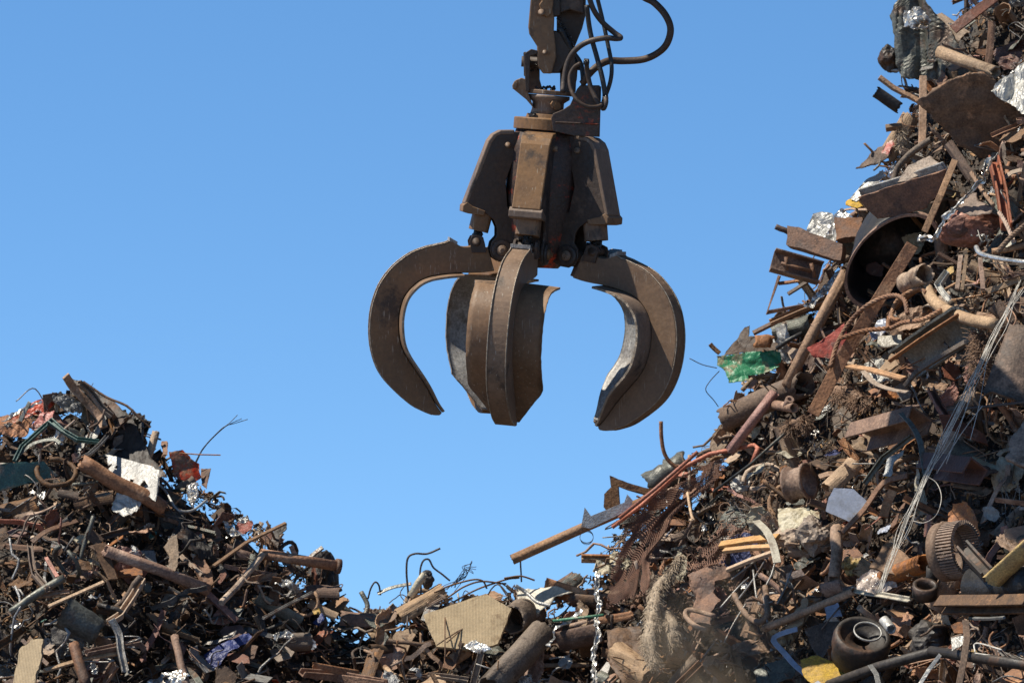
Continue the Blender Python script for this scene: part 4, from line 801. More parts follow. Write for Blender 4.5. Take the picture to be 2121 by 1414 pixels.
# ============================== RIGHT HEAP ==============================
def right_heap():
    sheet('crumpled_sheet', [(1852, -12), (1900, -12), (1925, 22), (1958, 60), (1978, 100), (1992, 150), (1950, 160), (1902, 160), (1858, 156), (1846, 130), (1842, 70), (1830, 28)], 'greym', 'large crumpled grey-green sheet at the top of the right skyline', amp=.11, fold=1.6, o=.35, th=.008, st=(1.9, 1.9, .3), tilt=(.1, .5))
    sheet('crumpled_sheet', [(1868, 10), (1900, 2), (1925, 30), (1920, 45), (1890, 52), (1868, 40)], 'alu', 'bright crushed top fold of the large grey-green sheet', amp=.08, fold=5, o=.55)
    lump('dark_lump', (1843, 122), 20, 26, 'dark', 'dark rounded lump behind the large crumpled sheet', o=.1)
    pipe('open_pipe', [(1944, 107), (2000, 128), (2062, 150)], 13, 'tan', 'tan pipe with a ringed open mouth near the top right', o=.75)
    bar('red_plate', [(1974, 62), (2015, 30), (2062, -6)], flatp(px_(22), .02), 'brick', 'reddish brown flat plate slanting up at the top right', o=.6, roll=30)
    sheet('rusty_cover', [(1898, 214), (1925, 200), (1960, 178), (2010, 160), (2040, 158), (2090, 196), (2135, 240), (2135, 330), (2060, 350), (1990, 310), (1945, 262)], 'rustd', 'huge dark rusty cover plate near the top right corner', amp=.07, fold=.9, th=.02, o=.62, smooth=True, lv=4, tilt=(-.35, 0))
    sheet('grey_sheet', [(2050, 182), (2075, 150), (2130, 95), (2135, 230), (2108, 215), (2085, 195)], 'galv', 'pale crumpled grey sheet at the right edge near the top', amp=.09, fold=2, o=.85, st=(1.8, 1.8, .4))
    bar('bar_stub', [(1821, 160), (1850, 182), (1900, 208)], flatp(px_(11), .03), 'dust', 'brown flat bar poking out left below the big grey sheet', o=.3)
    curved('curved_fin', (1815, 188), (1864, 222), 16, 110, 'dark', 'small curved black fin hanging on the right skyline', o=.3, start=20, seg=10)
    wires('thin_wire', [[(1867, 158), (1869, 175), (1878, 192)]], 1.2, 'wired', 'short curved wire joining the grey sheet and the brown bar', o=.3)
    bar('wood_post', [(1912, 160), (1910, 300)], flatp(px_(15), .06), 'dust', 'weathered upright post near the upper right skyline', o=.5, roll=10, cat='post')
    bar('tan_block', [(1835, 266), (1868, 262)], flatp(px_(11), .05), 'tan', 'small tan block sticking out left on the upper right skyline', o=.3)
    fuzz('fibre_clump', [(1866, 275), (1872, 300)], [12, 14], 'fibre', 'dark fuzzy fibre clump on the upper right skyline', n=600, ln=12, o=.3, thick=.0016)
    sheet('red_cloth', [(1825, 312), (1832, 292), (1848, 284), (1850, 298), (1838, 318)], 'red', 'small faded red cloth on the upper right skyline', amp=.03, o=.3, lv=3, cat='cloth')
    sheet('pointed_plate', [(1772, 350), (1795, 330), (1818, 306), (1850, 300), (1846, 320), (1815, 338), (1790, 346)], 'rustd', 'dark pointed plate jutting left into the sky', amp=.012, o=.25, lv=3, th=.015)
    sheet('foil_strip', [(1845, 330), (1862, 312), (1868, 340), (1850, 372), (1830, 380), (1838, 352)], 'alu', 'crinkled silver foil beside the pointed plate', amp=.06, fold=8, o=.4)
    pipe('tan_rod', [(1930, 288), (1890, 315), (1862, 345), (1850, 375)], 7, 'tan', 'bent tan tube standing above the big trough', o=.55, cr=5)
    sheet('white_fin', [(1760, 408), (1790, 375), (1830, 350), (1832, 362), (1800, 392), (1772, 414)], 'galv', 'pale thin fin lying along the skyline left of the trough', amp=.02, o=.3, lv=3)
    sheet('yellow_scrap', [(1750, 412), (1770, 405), (1788, 425), (1775, 430), (1752, 424)], 'yellow', 'yellow ochre scrap at the left corner of the trough', amp=.03, o=.35, lv=3)
    # trough
    A = [(1778, 408), (1960, 350), (1958, 362), (1948, 398), (1915, 432), (1870, 446), (1818, 452), (1795, 432)]
    trh2 = trh = sheet('trough', A, 'orange', 'big rusty trough wall with a doubled bright rim on the right heap', amp=.015, fold=1.1, th=.02, o=.75, rag=.003, smooth=True, cat='trough', tilt=(-.25, .2))
    under(trh, bar('trough_rim', [(1786, 405), (1870, 380), (1958, 350)], up_(px_(9), .12, .012), 'steel', 'bright double rim along the top of the rusty trough', o=.85, roll=60), 'rim')
    under(trh2, sheet('trough_back', [(1858, 380), (1880, 345), (1925, 325), (1955, 345), (1950, 352)], 'tan', 'tan inner wall behind the trough rim', amp=.012, o=.55, lv=3, th=.02), 'inner_wall')
    bar('flat_bar', [(1978, 332), (1948, 405), (1915, 480)], flatp(px_(13), .02), 'dust', 'upright flat bar leaning against the rusty trough', o=1.0, roll=25)
    sheet('crumpled_grey', [(1665, 470), (1682, 430), (1720, 434), (1742, 450), (1735, 490), (1700, 498), (1668, 482)], 'galv', 'grey crumpled sheet on the skyline above the orange beam', amp=.05, fold=3, o=.3)
    sheet('silver_strip', [(1725, 440), (1745, 428), (1768, 445), (1740, 452), (1722, 482), (1706, 496), (1715, 468)], 'alu', 'silver twisted strip hanging over the grey crumpled sheet', amp=.04, fold=6, o=.45, lv=3)
    sheet('rust_box', [(1728, 458), (1790, 455), (1796, 490), (1780, 500), (1738, 505)], 'orange', 'orange rusty box face right of the grey crumpled sheet', amp=.01, th=.06, o=.45, lv=3)
    sheet('steel_beam', [(1639, 477), (1668, 480), (1752, 513), (1750, 548), (1690, 530), (1636, 514)], 'orange', 'thick orange rusty beam end jutting left into the sky', amp=.006, th=.10, o=.5, lv=3, rag=.002, tilt=(.35, .45), cat='beam')
    pipe('pipe_stub', [(1606, 469), (1645, 485)], 6, 'rust', 'thin pipe stub poking out behind the orange beam', o=.3)
    mb = MB(); q = path([(1600, 538), (1700, 566)], .6); sweep(mb, q, up_(px_(46), .16, .014), hint=rolled(10)); chn = reg(mb, 'steel_channel', 'rust', 'wide brown steel channel under the orange beam', 'channel', .003)
    under(chn, wires('channel_rungs', [[(1618, 545), (1680, 562)], [(1680, 545), (1688, 575)], [(1628, 532), (1630, 560)]], 4, 'rust', 'ladder-like rungs inside the wide brown channel', cat='rungs', o=.7, n=6), 'rungs')['kind'] = 'stuff'
    bar('bent_angle_iron', [(1618, 572), (1592, 642), (1700, 622)], lp_(px_(7), px_(7), .012), 'rust', 'bent V-shaped angle frame hanging in the sky below the channel', o=.4, cat='frame')
    bar('bent_angle_iron', [(1612, 587), (1655, 582)], flatp(px_(7), .02), 'rust', 'short crossbar of the V-shaped angle frame', o=.4)
    bar('bent_angle_iron', [(1632, 609), (1672, 584)], flatp(px_(8), .02), 'rustd', 'dark short bar above the V-shaped frame', o=.42)
    sheet('silver_strip', [(1660, 620), (1690, 590), (1735, 545), (1745, 555), (1712, 590), (1682, 625)], 'alu', 'shiny shredded strip running beside the leaning long pipe', amp=.05, fold=6, o=.7)
    # big half barrel
    mb = MB(); c = path([(1848, 540)], .70)[0]; n_ = (-FW * .86 - RT * .10 - UP * .46).normalized(); brl = empty('steel_barrel', c); tag(brl, 'big blackened open barrel with its mouth facing down, behind the long flat bar', 'barrel')
    tube(mb, [c - n_ * .52, c - n_ * .3, c - n_ * .1, c], px_(96), 44, hollow=.02, dent=.05); 
    dd = (RT * .62 + UP * .78); ee = (RT * .78 - UP * .62)
    def sqz(mb): mb.v = [v + dd * ((v - c).dot(dd) * .30) - ee * ((v - c).dot(ee) * .22) for v in mb.v]
    sqz(mb); mb.build('shell', 'dark', brl, c)
    mb = MB(); tube(mb, [c - n_ * .03, c + n_ * .01], px_(97.5), 44, hollow=.022); sqz(mb); mb.build('rim', 'rust', brl, c)
    mb = MB(); flange(mb, c - n_ * .49, n_, px_(94), .02); sqz(mb); mb.build('bottom', 'dark', brl, c)

    bar('long_flat_bar', [(1890, 507), (1820, 620), (1745, 740), (1684, 858)], flatp(px_(26), .02), 'rust', 'very long wide flat bar slanting across the right heap', o=1.0, roll=15)
    pipe('long_pipe', [(1752, 565), (1690, 680), (1628, 800)], 12, 'dust', 'long leaning pipe left of the wide flat bar', o=.75, n=16)
    pipe('pipe_elbow', [(1915, 568, .12), (1872, 588)], 21, 'tan', 'short tan pipe with a large dark mouth beside the flat bar', o=.95, n=24)
    pipe('thick_bent_pipe', [(1918, 592), (1935, 625), (1965, 645), (2010, 662), (2062, 672)], 12, 'tan', 'thick tan bent pipe curving right below the short mouth', o=.9, cr=6, n=16, hollow=False)
    rope('wire_rope', [(1720, 760), (1735, 710), (1762, 665), (1800, 630), (1845, 612), (1872, 620), (1880, 650)], 4.5, 'rust', 'long rusty wire rope arching over the wide flat bar', o=1.15)
    rope('wire_rope', [(1742, 700), (1790, 685), (1840, 680)], 4.5, 'rust', 'short dark rope length crossing the flat bar', o=1.2)
    for k in range(4): rope('wire_rope', [(1850 + k * 4, 672 - k * 3), (1838 + k * 3, 655), (1860, 635 - k * 5), (1895 + k * 3, 605 - k * 3), (1912 + k * 2, 600 + k * 2)], 3.8, 'rust', ['lowest', 'second lowest', 'second highest', 'highest'][k] + ' of four rusty rope loops coiled beside the bent pipe', o=.85 + .05 * k)
    rope('wire_rope', [(1840, 662), (1842, 680), (1870, 668), (1910, 662), (1950, 642)], 4.5, 'rust', 'rusty rope tail running right from the coil', o=1.0)
    rope('wire_rope', [(2012, 358), (2035, 395), (2058, 425)], 4, 'dust', 'upper brown rope length above the red-brown lump', o=.8)
    rope('wire_rope', [(2070, 440), (2085, 465), (2100, 500)], 4, 'dust', 'lower brown rope length right of the red-brown lump', o=.8)
    rope('wire_rope', [(2066, 522), (2095, 490), (2125, 465)], 5, 'dust', 'thick rope end at the right edge above the chrome tube', o=.9)
    bar('twisted_strip', [(2047, 328), (2040, 365), (2020, 388), (1990, 420), (1955, 455), (1940, 490), (1903, 495)], up_(px_(9), .03, .006), 'alu', 'long twisted silver strip draped right of the upright flat bar', o=.95, cr=4)
    sheet('shovel_plate', [(1975, 430), (1998, 402), (2022, 398), (2026, 415), (2060, 430), (2050, 442), (2010, 446)], 'dust', 'rounded tan shovel-shaped plate right of the twisted strip', amp=.02, o=.7, lv=3, smooth=True)
    lump('red_casting', (2015, 475), 62, 34, 'brick', 'large red-brown bumpy casting at the right', o=.35, cat='casting', d=.5)
    lump('pink_casting', (1988, 470), 24, 20, 'pink', 'pink primer lump on the red-brown casting', o=.62, cat='casting', d=.4)
    bar('brown_bar', [(2058, 330), (2075, 400), (2085, 470)], up_(px_(22), .08, .015), 'brick', 'upright red-brown channel near the right edge', o=.6)
    pipe('chrome_tube', [(2022, 512), (2030, 525), (2060, 534), (2135, 545)], 5, 'alu', 'bright bent chrome tube at the right edge', o=.95, cr=5, hollow=False)
    bar('short_bar', [(1990, 530), (1982, 600)], flatp(px_(9), .03), 'dust', 'upright narrow strip below the red-brown casting', o=.7)
    bar('short_bar', [(2002, 530), (1992, 602)], flatp(px_(7), .03), 'tan', 'paler upright strip next to the narrow one', o=.72)
    bar('short_bar', [(2030, 535), (2036, 600)], flatp(px_(9), .02), 'rust', 'leaning thin plate right of the paired upright strips', o=.72)
    bar('white_trim', [(1962, 562), (1944, 590), (1950, 602), (1965, 620)], up_(px_(12), .03, .006), 'galv', 'bent white trim piece right of the pipe mouth', o=.85)
    # green sheet
    sheet('green_sheet', [(1482, 730), (1530, 726), (1575, 722), (1612, 720), (1616, 740), (1606, 758), (1570, 768), (1545, 772), (1550, 786), (1508, 788), (1500, 764), (1484, 752)], 'green', 'crumpled bright green sheet on the right skyline', amp=.05, fold=1.7, o=.45, tilt=(.4, .2))
    bar('dark_strip', [(1470, 712), (1490, 732)], flatp(px_(9), .02), 'dust', 'short dark strip sticking up left of the green sheet', o=.3)
    sheet('dark_sheet', [(1495, 728), (1540, 670), (1550, 668), (1548, 690), (1580, 690), (1610, 705), (1605, 722), (1540, 724)], 'rustd', 'dark brown sheet rising behind the green one', amp=.04, o=.25)
    pipe('flattened_tube', [(1565, 705), (1600, 708)], 14, 'rust', 'flattened rusty tube with an oval mouth above the green sheet', o=.4, flat=.5, n=18)
    bar('skyline_strip', [(1560, 690), (1610, 665), (1700, 632)], flatp(px_(9), .03), 'rust', 'long rusty strip along the skyline above the green sheet', o=.35)
    bar('skyline_strip', [(1595, 668), (1660, 640), (1710, 622)], up_(px_(12), .04, .01), 'dust', 'second dusty strip over the skyline strip', o=.42)
    pipe('black_hose', [(1608, 722), (1632, 705), (1662, 690)], 5, 'rubber', 'short black hose right of the green sheet', o=.7, hollow=False, cat='hose')
    wires('thin_wire', [[(1428, 742), (1455, 755), (1485, 762)]], 1, 'wired', 'thin wire reaching left from the green sheet', o=.3)
    wires('thin_wire', [[(1490, 768), (1470, 790), (1462, 808), (1478, 828), (1488, 842)]], 1, 'wired', 'thin bent wire hanging below the green sheet', o=.3)
    sheet('red_sheet', [(1668, 720), (1705, 702), (1748, 668), (1752, 690), (1745, 722), (1732, 742), (1685, 738)], 'ored', 'bright orange-red folded sheet beside the wide flat bar', amp=.03, fold=1.4, o=.7, tilt=(.15, .2))
    pipe('large_pipe', [(1500, 868), (1580, 832), (1668, 795)], 27, 'dust', 'big grey-brown pipe lying along the right slope', o=.4, n=24, dent=.04)
    pipe('pink_pipe', [(1605, 812), (1560, 870), (1512, 935)], 11, 'pink', 'pink pipe with an open upper mouth crossing the big pipe', o=.85, n=18)
    e = empty('pipe_tee', path([(1630, 832)], .75)[0]); tag(e, 'small brown pipe tee with an open collar right of the pink pipe', 'pipe tee'); pp = path([(1605, 838), (1645, 845)], .75); mb = MB(); tube(mb, pp, px_(10), 14, hollow=.01); mb.build('body', 'rust', e, e.location)
    pp = path([(1636, 826, .1), (1630, 842)], .75); mb = MB(); tube(mb, pp, px_(9), 16, hollow=.015); mb.build('collar', 'rust', e, e.location)
    curved('curled_board', (1520, 810), (1500, 890), 24, 130, 'tan', 'curled tan board on the skyline left of the big pipe', o=.15, start=-70)
    for k in range(2): fuzz('steel_wool', [[(1730, 810), (1760, 815), (1785, 830)], [(1640, 880), (1665, 870)]][k], [14, 18, 12], 'wool', ['bristly brown wire brush clump below the wide flat bar', 'small bristly clump right of the pink pipe'][k], n=1200 - 500 * k, ln=13, o=.55, cat='wire brush', thick=.002)
    sheet('white_tag', [(1818, 700), (1868, 695), (1870, 715), (1820, 722)], 'cream', 'small pale rectangular plate right of the wide flat bar', amp=.006, o=.8, lv=3, th=.02)
    sheet('blue_bag', [(1800, 680), (1815, 660), (1838, 655), (1842, 672), (1820, 690), (1805, 695)], 'lblue', 'pale blue plastic bag above the rectangular plate', amp=.04, o=.7, cat='bag')
    hfp = curved('half_pipe', (1860, 770), (1990, 680), 46, 130, 'greym', 'long dark half-pipe trough lying in the right heap', o=.75, start=190, th=.02)
    under(hfp, bar('trough_edge', [(1842, 748), (1910, 700), (1985, 652)], flatp(px_(5), .03), 'rust', 'rusty upper edge strip of the dark half-pipe', o=.98), 'edge_strip')
    bar('curved_bar', [(1874, 800), (1900, 770), (1950, 738), (2000, 708)], flatp(px_(9), .03), 'tan', 'curved tan bar along the lower edge of the half-pipe', o=1.0, cr=5)
    bar('flat_bar', [(1742, 756), (1800, 765), (1872, 784)], flatp(px_(15), .02), 'dust', 'dusty flat bar lying left of the half-pipe', o=.85)
    bar('sickle_blade', [(1788, 768), (1810, 792), (1845, 806), (1882, 812)], flatp(px_(12), .01), 'tan', 'sickle-shaped tan blade under the dusty flat bar', o=.9, cr=5)
    bar('box_beam', [(1778, 905), (1840, 888), (1905, 870)], up_(px_(58), .14, .015), 'rust', 'big brown box channel tilted in the middle of the right heap', o=.75, roll=-35, cat='beam')
    bar('grey_bent_strip', [(1866, 855), (1888, 880), (1905, 912), (1912, 950), (1918, 985)], flatp(px_(11), .01), 'greym', 'bent grey strip hanging beside the silvery wire bundle', o=1.0, cr=4)
    bar('red_bracket', [(1928, 806), (1945, 840), (1965, 868)], up_(px_(14), .05, .012), 'brick', 'red Y-shaped bracket arm right of the box channel', o=.8)
    sheet('red_bracket_plate', [(1945, 860), (1968, 858), (2040, 900), (2046, 922), (2005, 905), (1975, 890), (1955, 892)], 'brick', 'red angled plate under the bracket arm', amp=.02, o=.75, th=.02, lv=3)
    bar('dark_rod', [(1965, 850), (2040, 842), (2130, 832)], circ(px_(3), 8), 'wired', 'thin dark rod running to the right edge', o=.9, cat='rod')
    for k, (pts) in enumerate([[(2118, 600 + 6 * k) for k in range(1)]]): pass
    wb = []
    for k in range(9):
        g_ = lambda a: R.gauss(0, a)
        wb.append([(2118 + g_(7), 592 + g_(8)), (2070 + g_(9), 680), (2010 + g_(10), 800), (1960 + g_(8), 905), (1916 + g_(4), 990), (1880 + g_(7), 1090), (1850 + g_(8), 1160), (1818 + g_(5), 1226)])
    wires('wire_bundle', wb, .68, 'wire', 'long bundle of silvery wires hanging diagonally down the right heap', o=1.1, jit=.006)
    wires('wire_loop', [[(1918, 985), (1940, 1000), (1950, 1030), (1940, 1065), (1915, 1082), (1890, 1078)]], .8, 'wire', 'thin wire loop bulging right of the wire bundle', o=1.1)
    wires('loose_wires', [[(2045, 740), (2030, 830), (2010, 910)], [(2025, 760), (2000, 850), (1960, 960)], [(2035, 840), (1990, 900), (1940, 980)]], .8, 'wire', 'three stray wires right of the silvery bundle', o=1.1)
    fuzz('wire_nest', [(2048, 690), (2035, 730), (2020, 790)], [16, 24, 12], 'wool', 'nest of short brown wires behind the silvery bundle', n=1300, ln=18, o=.6, cat='wire nest', core=False)
    pipe('bent_tube', [(2098, 706), (2088, 730), (2070, 748)], 11, 'dust', 'short curved corrugated pipe near the right edge', o=.8, cr=4)
    pipe('bent_tube', [(2110, 712), (2106, 745)], 9, 'tan', 'small upright tan pipe beside the curved corrugated one', o=.82)
    curved('tank_wall', (2075, 860), (2130, 720), 80, 150, 'rustd', 'huge dark rusty tank wall at the right edge', o=.55, start=30, th=.03, seg=26, amp=.003)
    sheet('rounded_plate', [(2085, 950), (2098, 905), (2130, 870), (2130, 970), (2110, 966)], 'dust', 'rounded brown plate at the right edge below the dark tank', amp=.01, o=.8, th=.03, lv=3, smooth=True)
    bar('box_channel', [(1925, 965), (2020, 975)], up_(px_(46), .14, .015), 'brick', 'red-brown ribbed box channel right of the wire bundle', o=.8, roll=-30, cat='channel')
    sheet('translucent_panel', [(1728, 1010), (1768, 1012), (1796, 1038), (1780, 1062), (1760, 1080), (1710, 1058), (1716, 1030)], 'lblue', 'pale blue cracked plastic panel in the middle of the lower right heap', amp=.006, fold=1, o=.75, lv=3, rag=.003, cat='plastic panel', tilt=(.3, .1))
    bar('bracket_bar', [(1830, 1070), (1838, 1040), (1850, 1015)], flatp(px_(18), .015), 'rust', 'small perforated bracket right of the pale blue panel', o=.8)
    bar('long_strip', [(1745, 1102), (1790, 1055), (1830, 1000), (1880, 985)], flatp(px_(11), .02), 'rust', 'long rusty strip crossing below the pale blue panel', o=.85, cr=3)
    bar('grey_angle', [(1790, 1000), (1830, 945), (1890, 900)], lp_(px_(9), px_(9), .01), 'greym', 'grey bent angle strip rising above the pale blue panel', o=.8)
    sheet('grey_fin', [(1828, 985), (1838, 950), (1872, 925), (1868, 940), (1852, 955), (1845, 985)], 'galv', 'pale zigzag fin beside the grey angle strip', amp=.03, o=.85, lv=3)
    mb = MB(); c = path([(1655, 1000)], .6)[0]; A4 = axis_m(c, RT * .8 - FW * .5 + UP * .2)
    lathe(mb, [(px_(30), -.09), (px_(38), -.09), (px_(38), -.07), (px_(32), -.06), (px_(32), .06), (px_(38), .07), (px_(38), .09), (px_(30), .09)], A4, 32); reg(mb, 'wheel_ring', 'rust', 'rusty wheel rim seen edge-on above the cream sheet', 'wheel rim')
    mb = MB(); c = path([(1975, 1140)], .7)[0]; A4 = axis_m(c, RT * .75 - FW * .6 + UP * .15)
    e = empty('gear_ring', c); tag(e, 'large ribbed gear ring standing right of the wire bundle foot', 'gear')
    lathe(mb, [(px_(44), -.10), (px_(56), -.10), (px_(56), -.02), (px_(44), -.02)], A4, 40); mb.build('ring', 'dust', e, c)
    tb = MB()
    for i in range(54):
        a = i / 54 * 2 * math.pi; M3 = A4.to_3x3() @ Matrix.Rotation(a, 3, 'Z'); box(tb, c + A4.to_3x3() @ V((math.cos(a) * px_(50), math.sin(a) * px_(50), .05)), px_(9), px_(3), .14, M3)
    to = tb.build('tooth_band', 'dust', e, c); to['kind'] = 'stuff'
    pipe('upright_tube', [(1734, 1092), (1728, 1200)], 12, 'dust', 'upright dusty tube right of the golden foam', o=.75)
    curved('pipe_collar', (1715, 1215), (1755, 1205), 22, 180, 'rust', 'half-round rusty collar under the upright tube', o=.7, start=60)
    lump('foam_clump', (1768, 1172), 17, 14, 'yellow', 'small ochre foam lump right of the upright tube', o=.55, amp=.7, fold=2.5, cat='foam')
    sheet('flat_plate', [(1800, 1175), (1838, 1118), (1880, 1150), (1905, 1170), (1860, 1190)], 'dust', 'flat diamond-shaped brown plate behind the wire bundle foot', amp=.012, o=.55, lv=3, th=.015)
    sheet('plastic_film', [(1768, 1185), (1800, 1168), (1850, 1180), (1855, 1205), (1810, 1222), (1772, 1208)], 'plast', 'milky plastic film caught beside the wire bundle foot', amp=.05, fold=4, o=.7, th=.003, cat='plastic film')
    pipe('rusty_cylinder', [(1800, 1212), (1850, 1190), (1915, 1166)], 18, 'orange', 'rusty orange cylinder lying under the gear ring', o=.55, n=18)
    curved('fender', (2050, 1188), (2135, 1110), 30, 150, 'yellow', 'curved ochre and green fender at the right edge', o=.85, start=60, th=.015)
    bar('channel_stub', [(1995, 1132), (2020, 1160), (2048, 1190)], up_(px_(26), .08, .02), 'dark', 'short black arm left of the ochre fender', o=.8, roll=10)
    pipe('round_tank', [(2020, 1215), (2135, 1215)], 34, 'rubber', 'large black rubbery cylinder at the right edge', o=.5, n=26, hollow=False, cat='tank')
    mb = MB(); c = path([(1916, 1222)], .7)[0]; lathe(mb, [(px_(17), -.05), (px_(24), -.05), (px_(24), .05), (px_(17), .05)], axis_m(c, UP - FW * .6), 26); reg(mb, 'pipe_ring', 'dark', 'dark thick ring lying in front of the gear ring', 'ring')
    mb = MB(); c = path([(1930, 1194)], .6)[0]; lathe(mb, [(px_(8), -.08), (px_(11), -.08), (px_(11), .08), (px_(8), .08)], axis_m(c, UP - FW * .4), 18); reg(mb, 'pipe_stub', 'dark', 'small black pipe stub standing behind the thick ring', 'pipe')
    bar('dark_beam', [(1950, 1252), (2135, 1250)], up_(px_(28), .1, .02), 'rustd', 'long dark beam lying along the right edge at the bottom', o=.7, roll=-25, cat='beam')
    bar('white_bar', [(2017, 1281), (2080, 1278)], flatp(px_(6), .02), 'galv', 'short pale strip with holes under the long dark beam', o=.75)
    # brake drum
    c = path([(1784, 1330)], .65)[0]; A4 = axis_m(c, UP * .8 - FW * .62 + RT * .12); e = empty('brake_drum', c)
    tag(e, 'round shade-dark brake drum with a pale ring at the bottom right', 'brake drum')
    mb = MB(); lathe(mb, [(px_(16), .02), (px_(30), .03), (px_(42), .05), (px_(44), .08), (px_(52), .08), (px_(56), .03), (px_(56), -.04), (px_(52), -.10), (px_(52), -.16), (px_(20), -.16), (px_(18), 0)], A4, 44); mb.build('drum', 'dark', e, c)  # the shade over the drum is put into its dark colour
    mb = MB(); q = A4 @ V((px_(8), 0, .10)); lathe(mb, [(px_(25), 0), (px_(27.5), 0), (px_(27.5), .015), (px_(25), .015)], axis_m(q, A4.to_3x3() @ V((0, 0, 1))), 40); mb.build('ring', 'galv', e, c)
    bar('blue_strap', [(1652, 1302), (1618, 1312), (1602, 1325), (1625, 1352), (1650, 1380), (1700, 1420)], flatp(px_(11), .008), 'lblue', 'pale blue folded strap winding at the bottom right', o=.9, roll=30, cr=3, cat='strap')
    sheet('yellow_sheet', [(1655, 1362), (1690, 1355), (1740, 1372), (1758, 1400), (1750, 1425), (1690, 1425), (1665, 1400)], 'yellow', 'yellow-green painted sheet at the bottom edge below the brake drum', amp=.05, fold=1.5, o=.65)
    sheet('olive_sheet', [(1560, 1382), (1590, 1365), (1630, 1358), (1650, 1375), (1640, 1400), (1600, 1412), (1565, 1405)], 'greym', 'dark olive sheet left of the yellow-green one', amp=.04, fold=1.3, o=.55)
    pipe('dark_pipe', [(1700, 1425), (1820, 1380), (1930, 1350)], 10, 'dark', 'long dark pipe rising along the bottom right edge', o=.7)
    pipe('dark_pipe', [(1930, 1348), (2030, 1362), (2135, 1378)], 10, 'dark', 'second dark pipe continuing level to the right edge', o=.72)
    bar('white_ribbon', [(1802, 1376), (1815, 1395), (1822, 1425)], flatp(px_(10), .006), 'galv', 'pale folded ribbon below the brake drum', o=.8, cat='ribbon')
    bar('white_ribbon', [(1900, 1425), (1925, 1385), (1948, 1355)], flatp(px_(8), .006), 'galv', 'pale twisted ribbon crossing the long dark pipe', o=.85, cat='ribbon', cr=0)
    pipe('white_cup', [(1832, 1284), (1846, 1304)], 10, 'galv', 'small white cylinder right of the brake drum', o=.7, cat='cylinder')
    sheet('grey_card', [(1970, 1318), (2002, 1314), (1998, 1332), (1972, 1345)], 'galv', 'grey folded card hanging on an upright strip at bottom right', amp=.02, o=.8, lv=3)
    bar('hanging_strip', [(2000, 1285), (2003, 1320), (1996, 1370), (1985, 1425)], flatp(px_(12), .02), 'rustd', 'upright dark strip crossing the level dark pipe', o=.9)
    wires('wire_bracket', [[(2020, 1350), (2018, 1335), (2030, 1332), (2075, 1345)], [(2020, 1352), (2060, 1358)]], 1.6, 'wire', 'small bent wire bracket near the bottom right corner', o=.8)
    sheet('tarred_sheet', [(1665, 1300), (1710, 1282), (1780, 1290), (1760, 1310), (1725, 1330), (1700, 1360), (1680, 1335)], 'rustd', 'dark folded sheet left of the brake drum', amp=.03, o=.45, fold=1.4)
    lump('big_dark_casting', (1925, 1325), 36, 30, 'dark', 'dark round casting right of the brake drum', o=.3, cat='casting')  # rough lump in the dark metal

def dust_puff():
    c = P(1500, 1375, D_(1500, 1375) - .75); bm = bmesh.new(); bmesh.ops.create_icosphere(bm, subdivisions=3, radius=1); mb = MB()
    vs = [c + RT * (v.co.x * .95 + v.co.z * .3) + UP * v.co.z * .80 + FW * v.co.y * .42 for v in bm.verts]; mb.add(vs, [[v.index for v in f.verts] for f in bm.faces]); bm.free()
    m = bpy.data.materials.new('dust_cloud'); m.use_nodes = True; n = m.node_tree.nodes; l = m.node_tree.links; n.clear()
    out = n.new('ShaderNodeOutputMaterial'); pv = n.new('ShaderNodeVolumePrincipled'); pv.inputs['Color'].default_value = (.9, .72, .52, 1); pv.inputs['Anisotropy'].default_value = .2
    t = n.new('ShaderNodeTexCoord'); nz = n.new('ShaderNodeTexNoise'); nz.inputs['Scale'].default_value = 3.2; nz.inputs['Detail'].default_value = 3; l.new(t.outputs['Object'], nz.inputs['Vector'])
    gr = n.new('ShaderNodeTexGradient'); gr.gradient_type = 'SPHERICAL'; mpn = n.new('ShaderNodeMapping'); mpn.inputs['Location'].default_value = (0, 0, -.80 / .9); mpn.inputs['Scale'].default_value = (1 / 1.05, 1 / .5, 1 / .9)
    l.new(t.outputs['Object'], mpn.inputs[0]); l.new(mpn.outputs[0], gr.inputs[0])
    mr = n.new('ShaderNodeMapRange'); mr.inputs[1].default_value = .38; mr.inputs[2].default_value = .75; mr.inputs[3].default_value = 0; mr.inputs[4].default_value = 2.6; l.new(nz.outputs['Fac'], mr.inputs[0])
    mu = n.new('ShaderNodeMath'); mu.operation = 'MULTIPLY'; l.new(mr.outputs[0], mu.inputs[0]); l.new(gr.outputs['Fac'], mu.inputs[1]); l.new(mu.outputs[0], pv.inputs['Density']); l.new(pv.outputs[0], out.inputs['Volume'])
    M['dustc'] = m; tag(mb.build('dust_cloud', 'dustc'), 'faint brown dust cloud drifting over the lower slope at the bottom edge', 'dust', kind='stuff')
left_heap()
middle()
right_heap()
dust_puff()
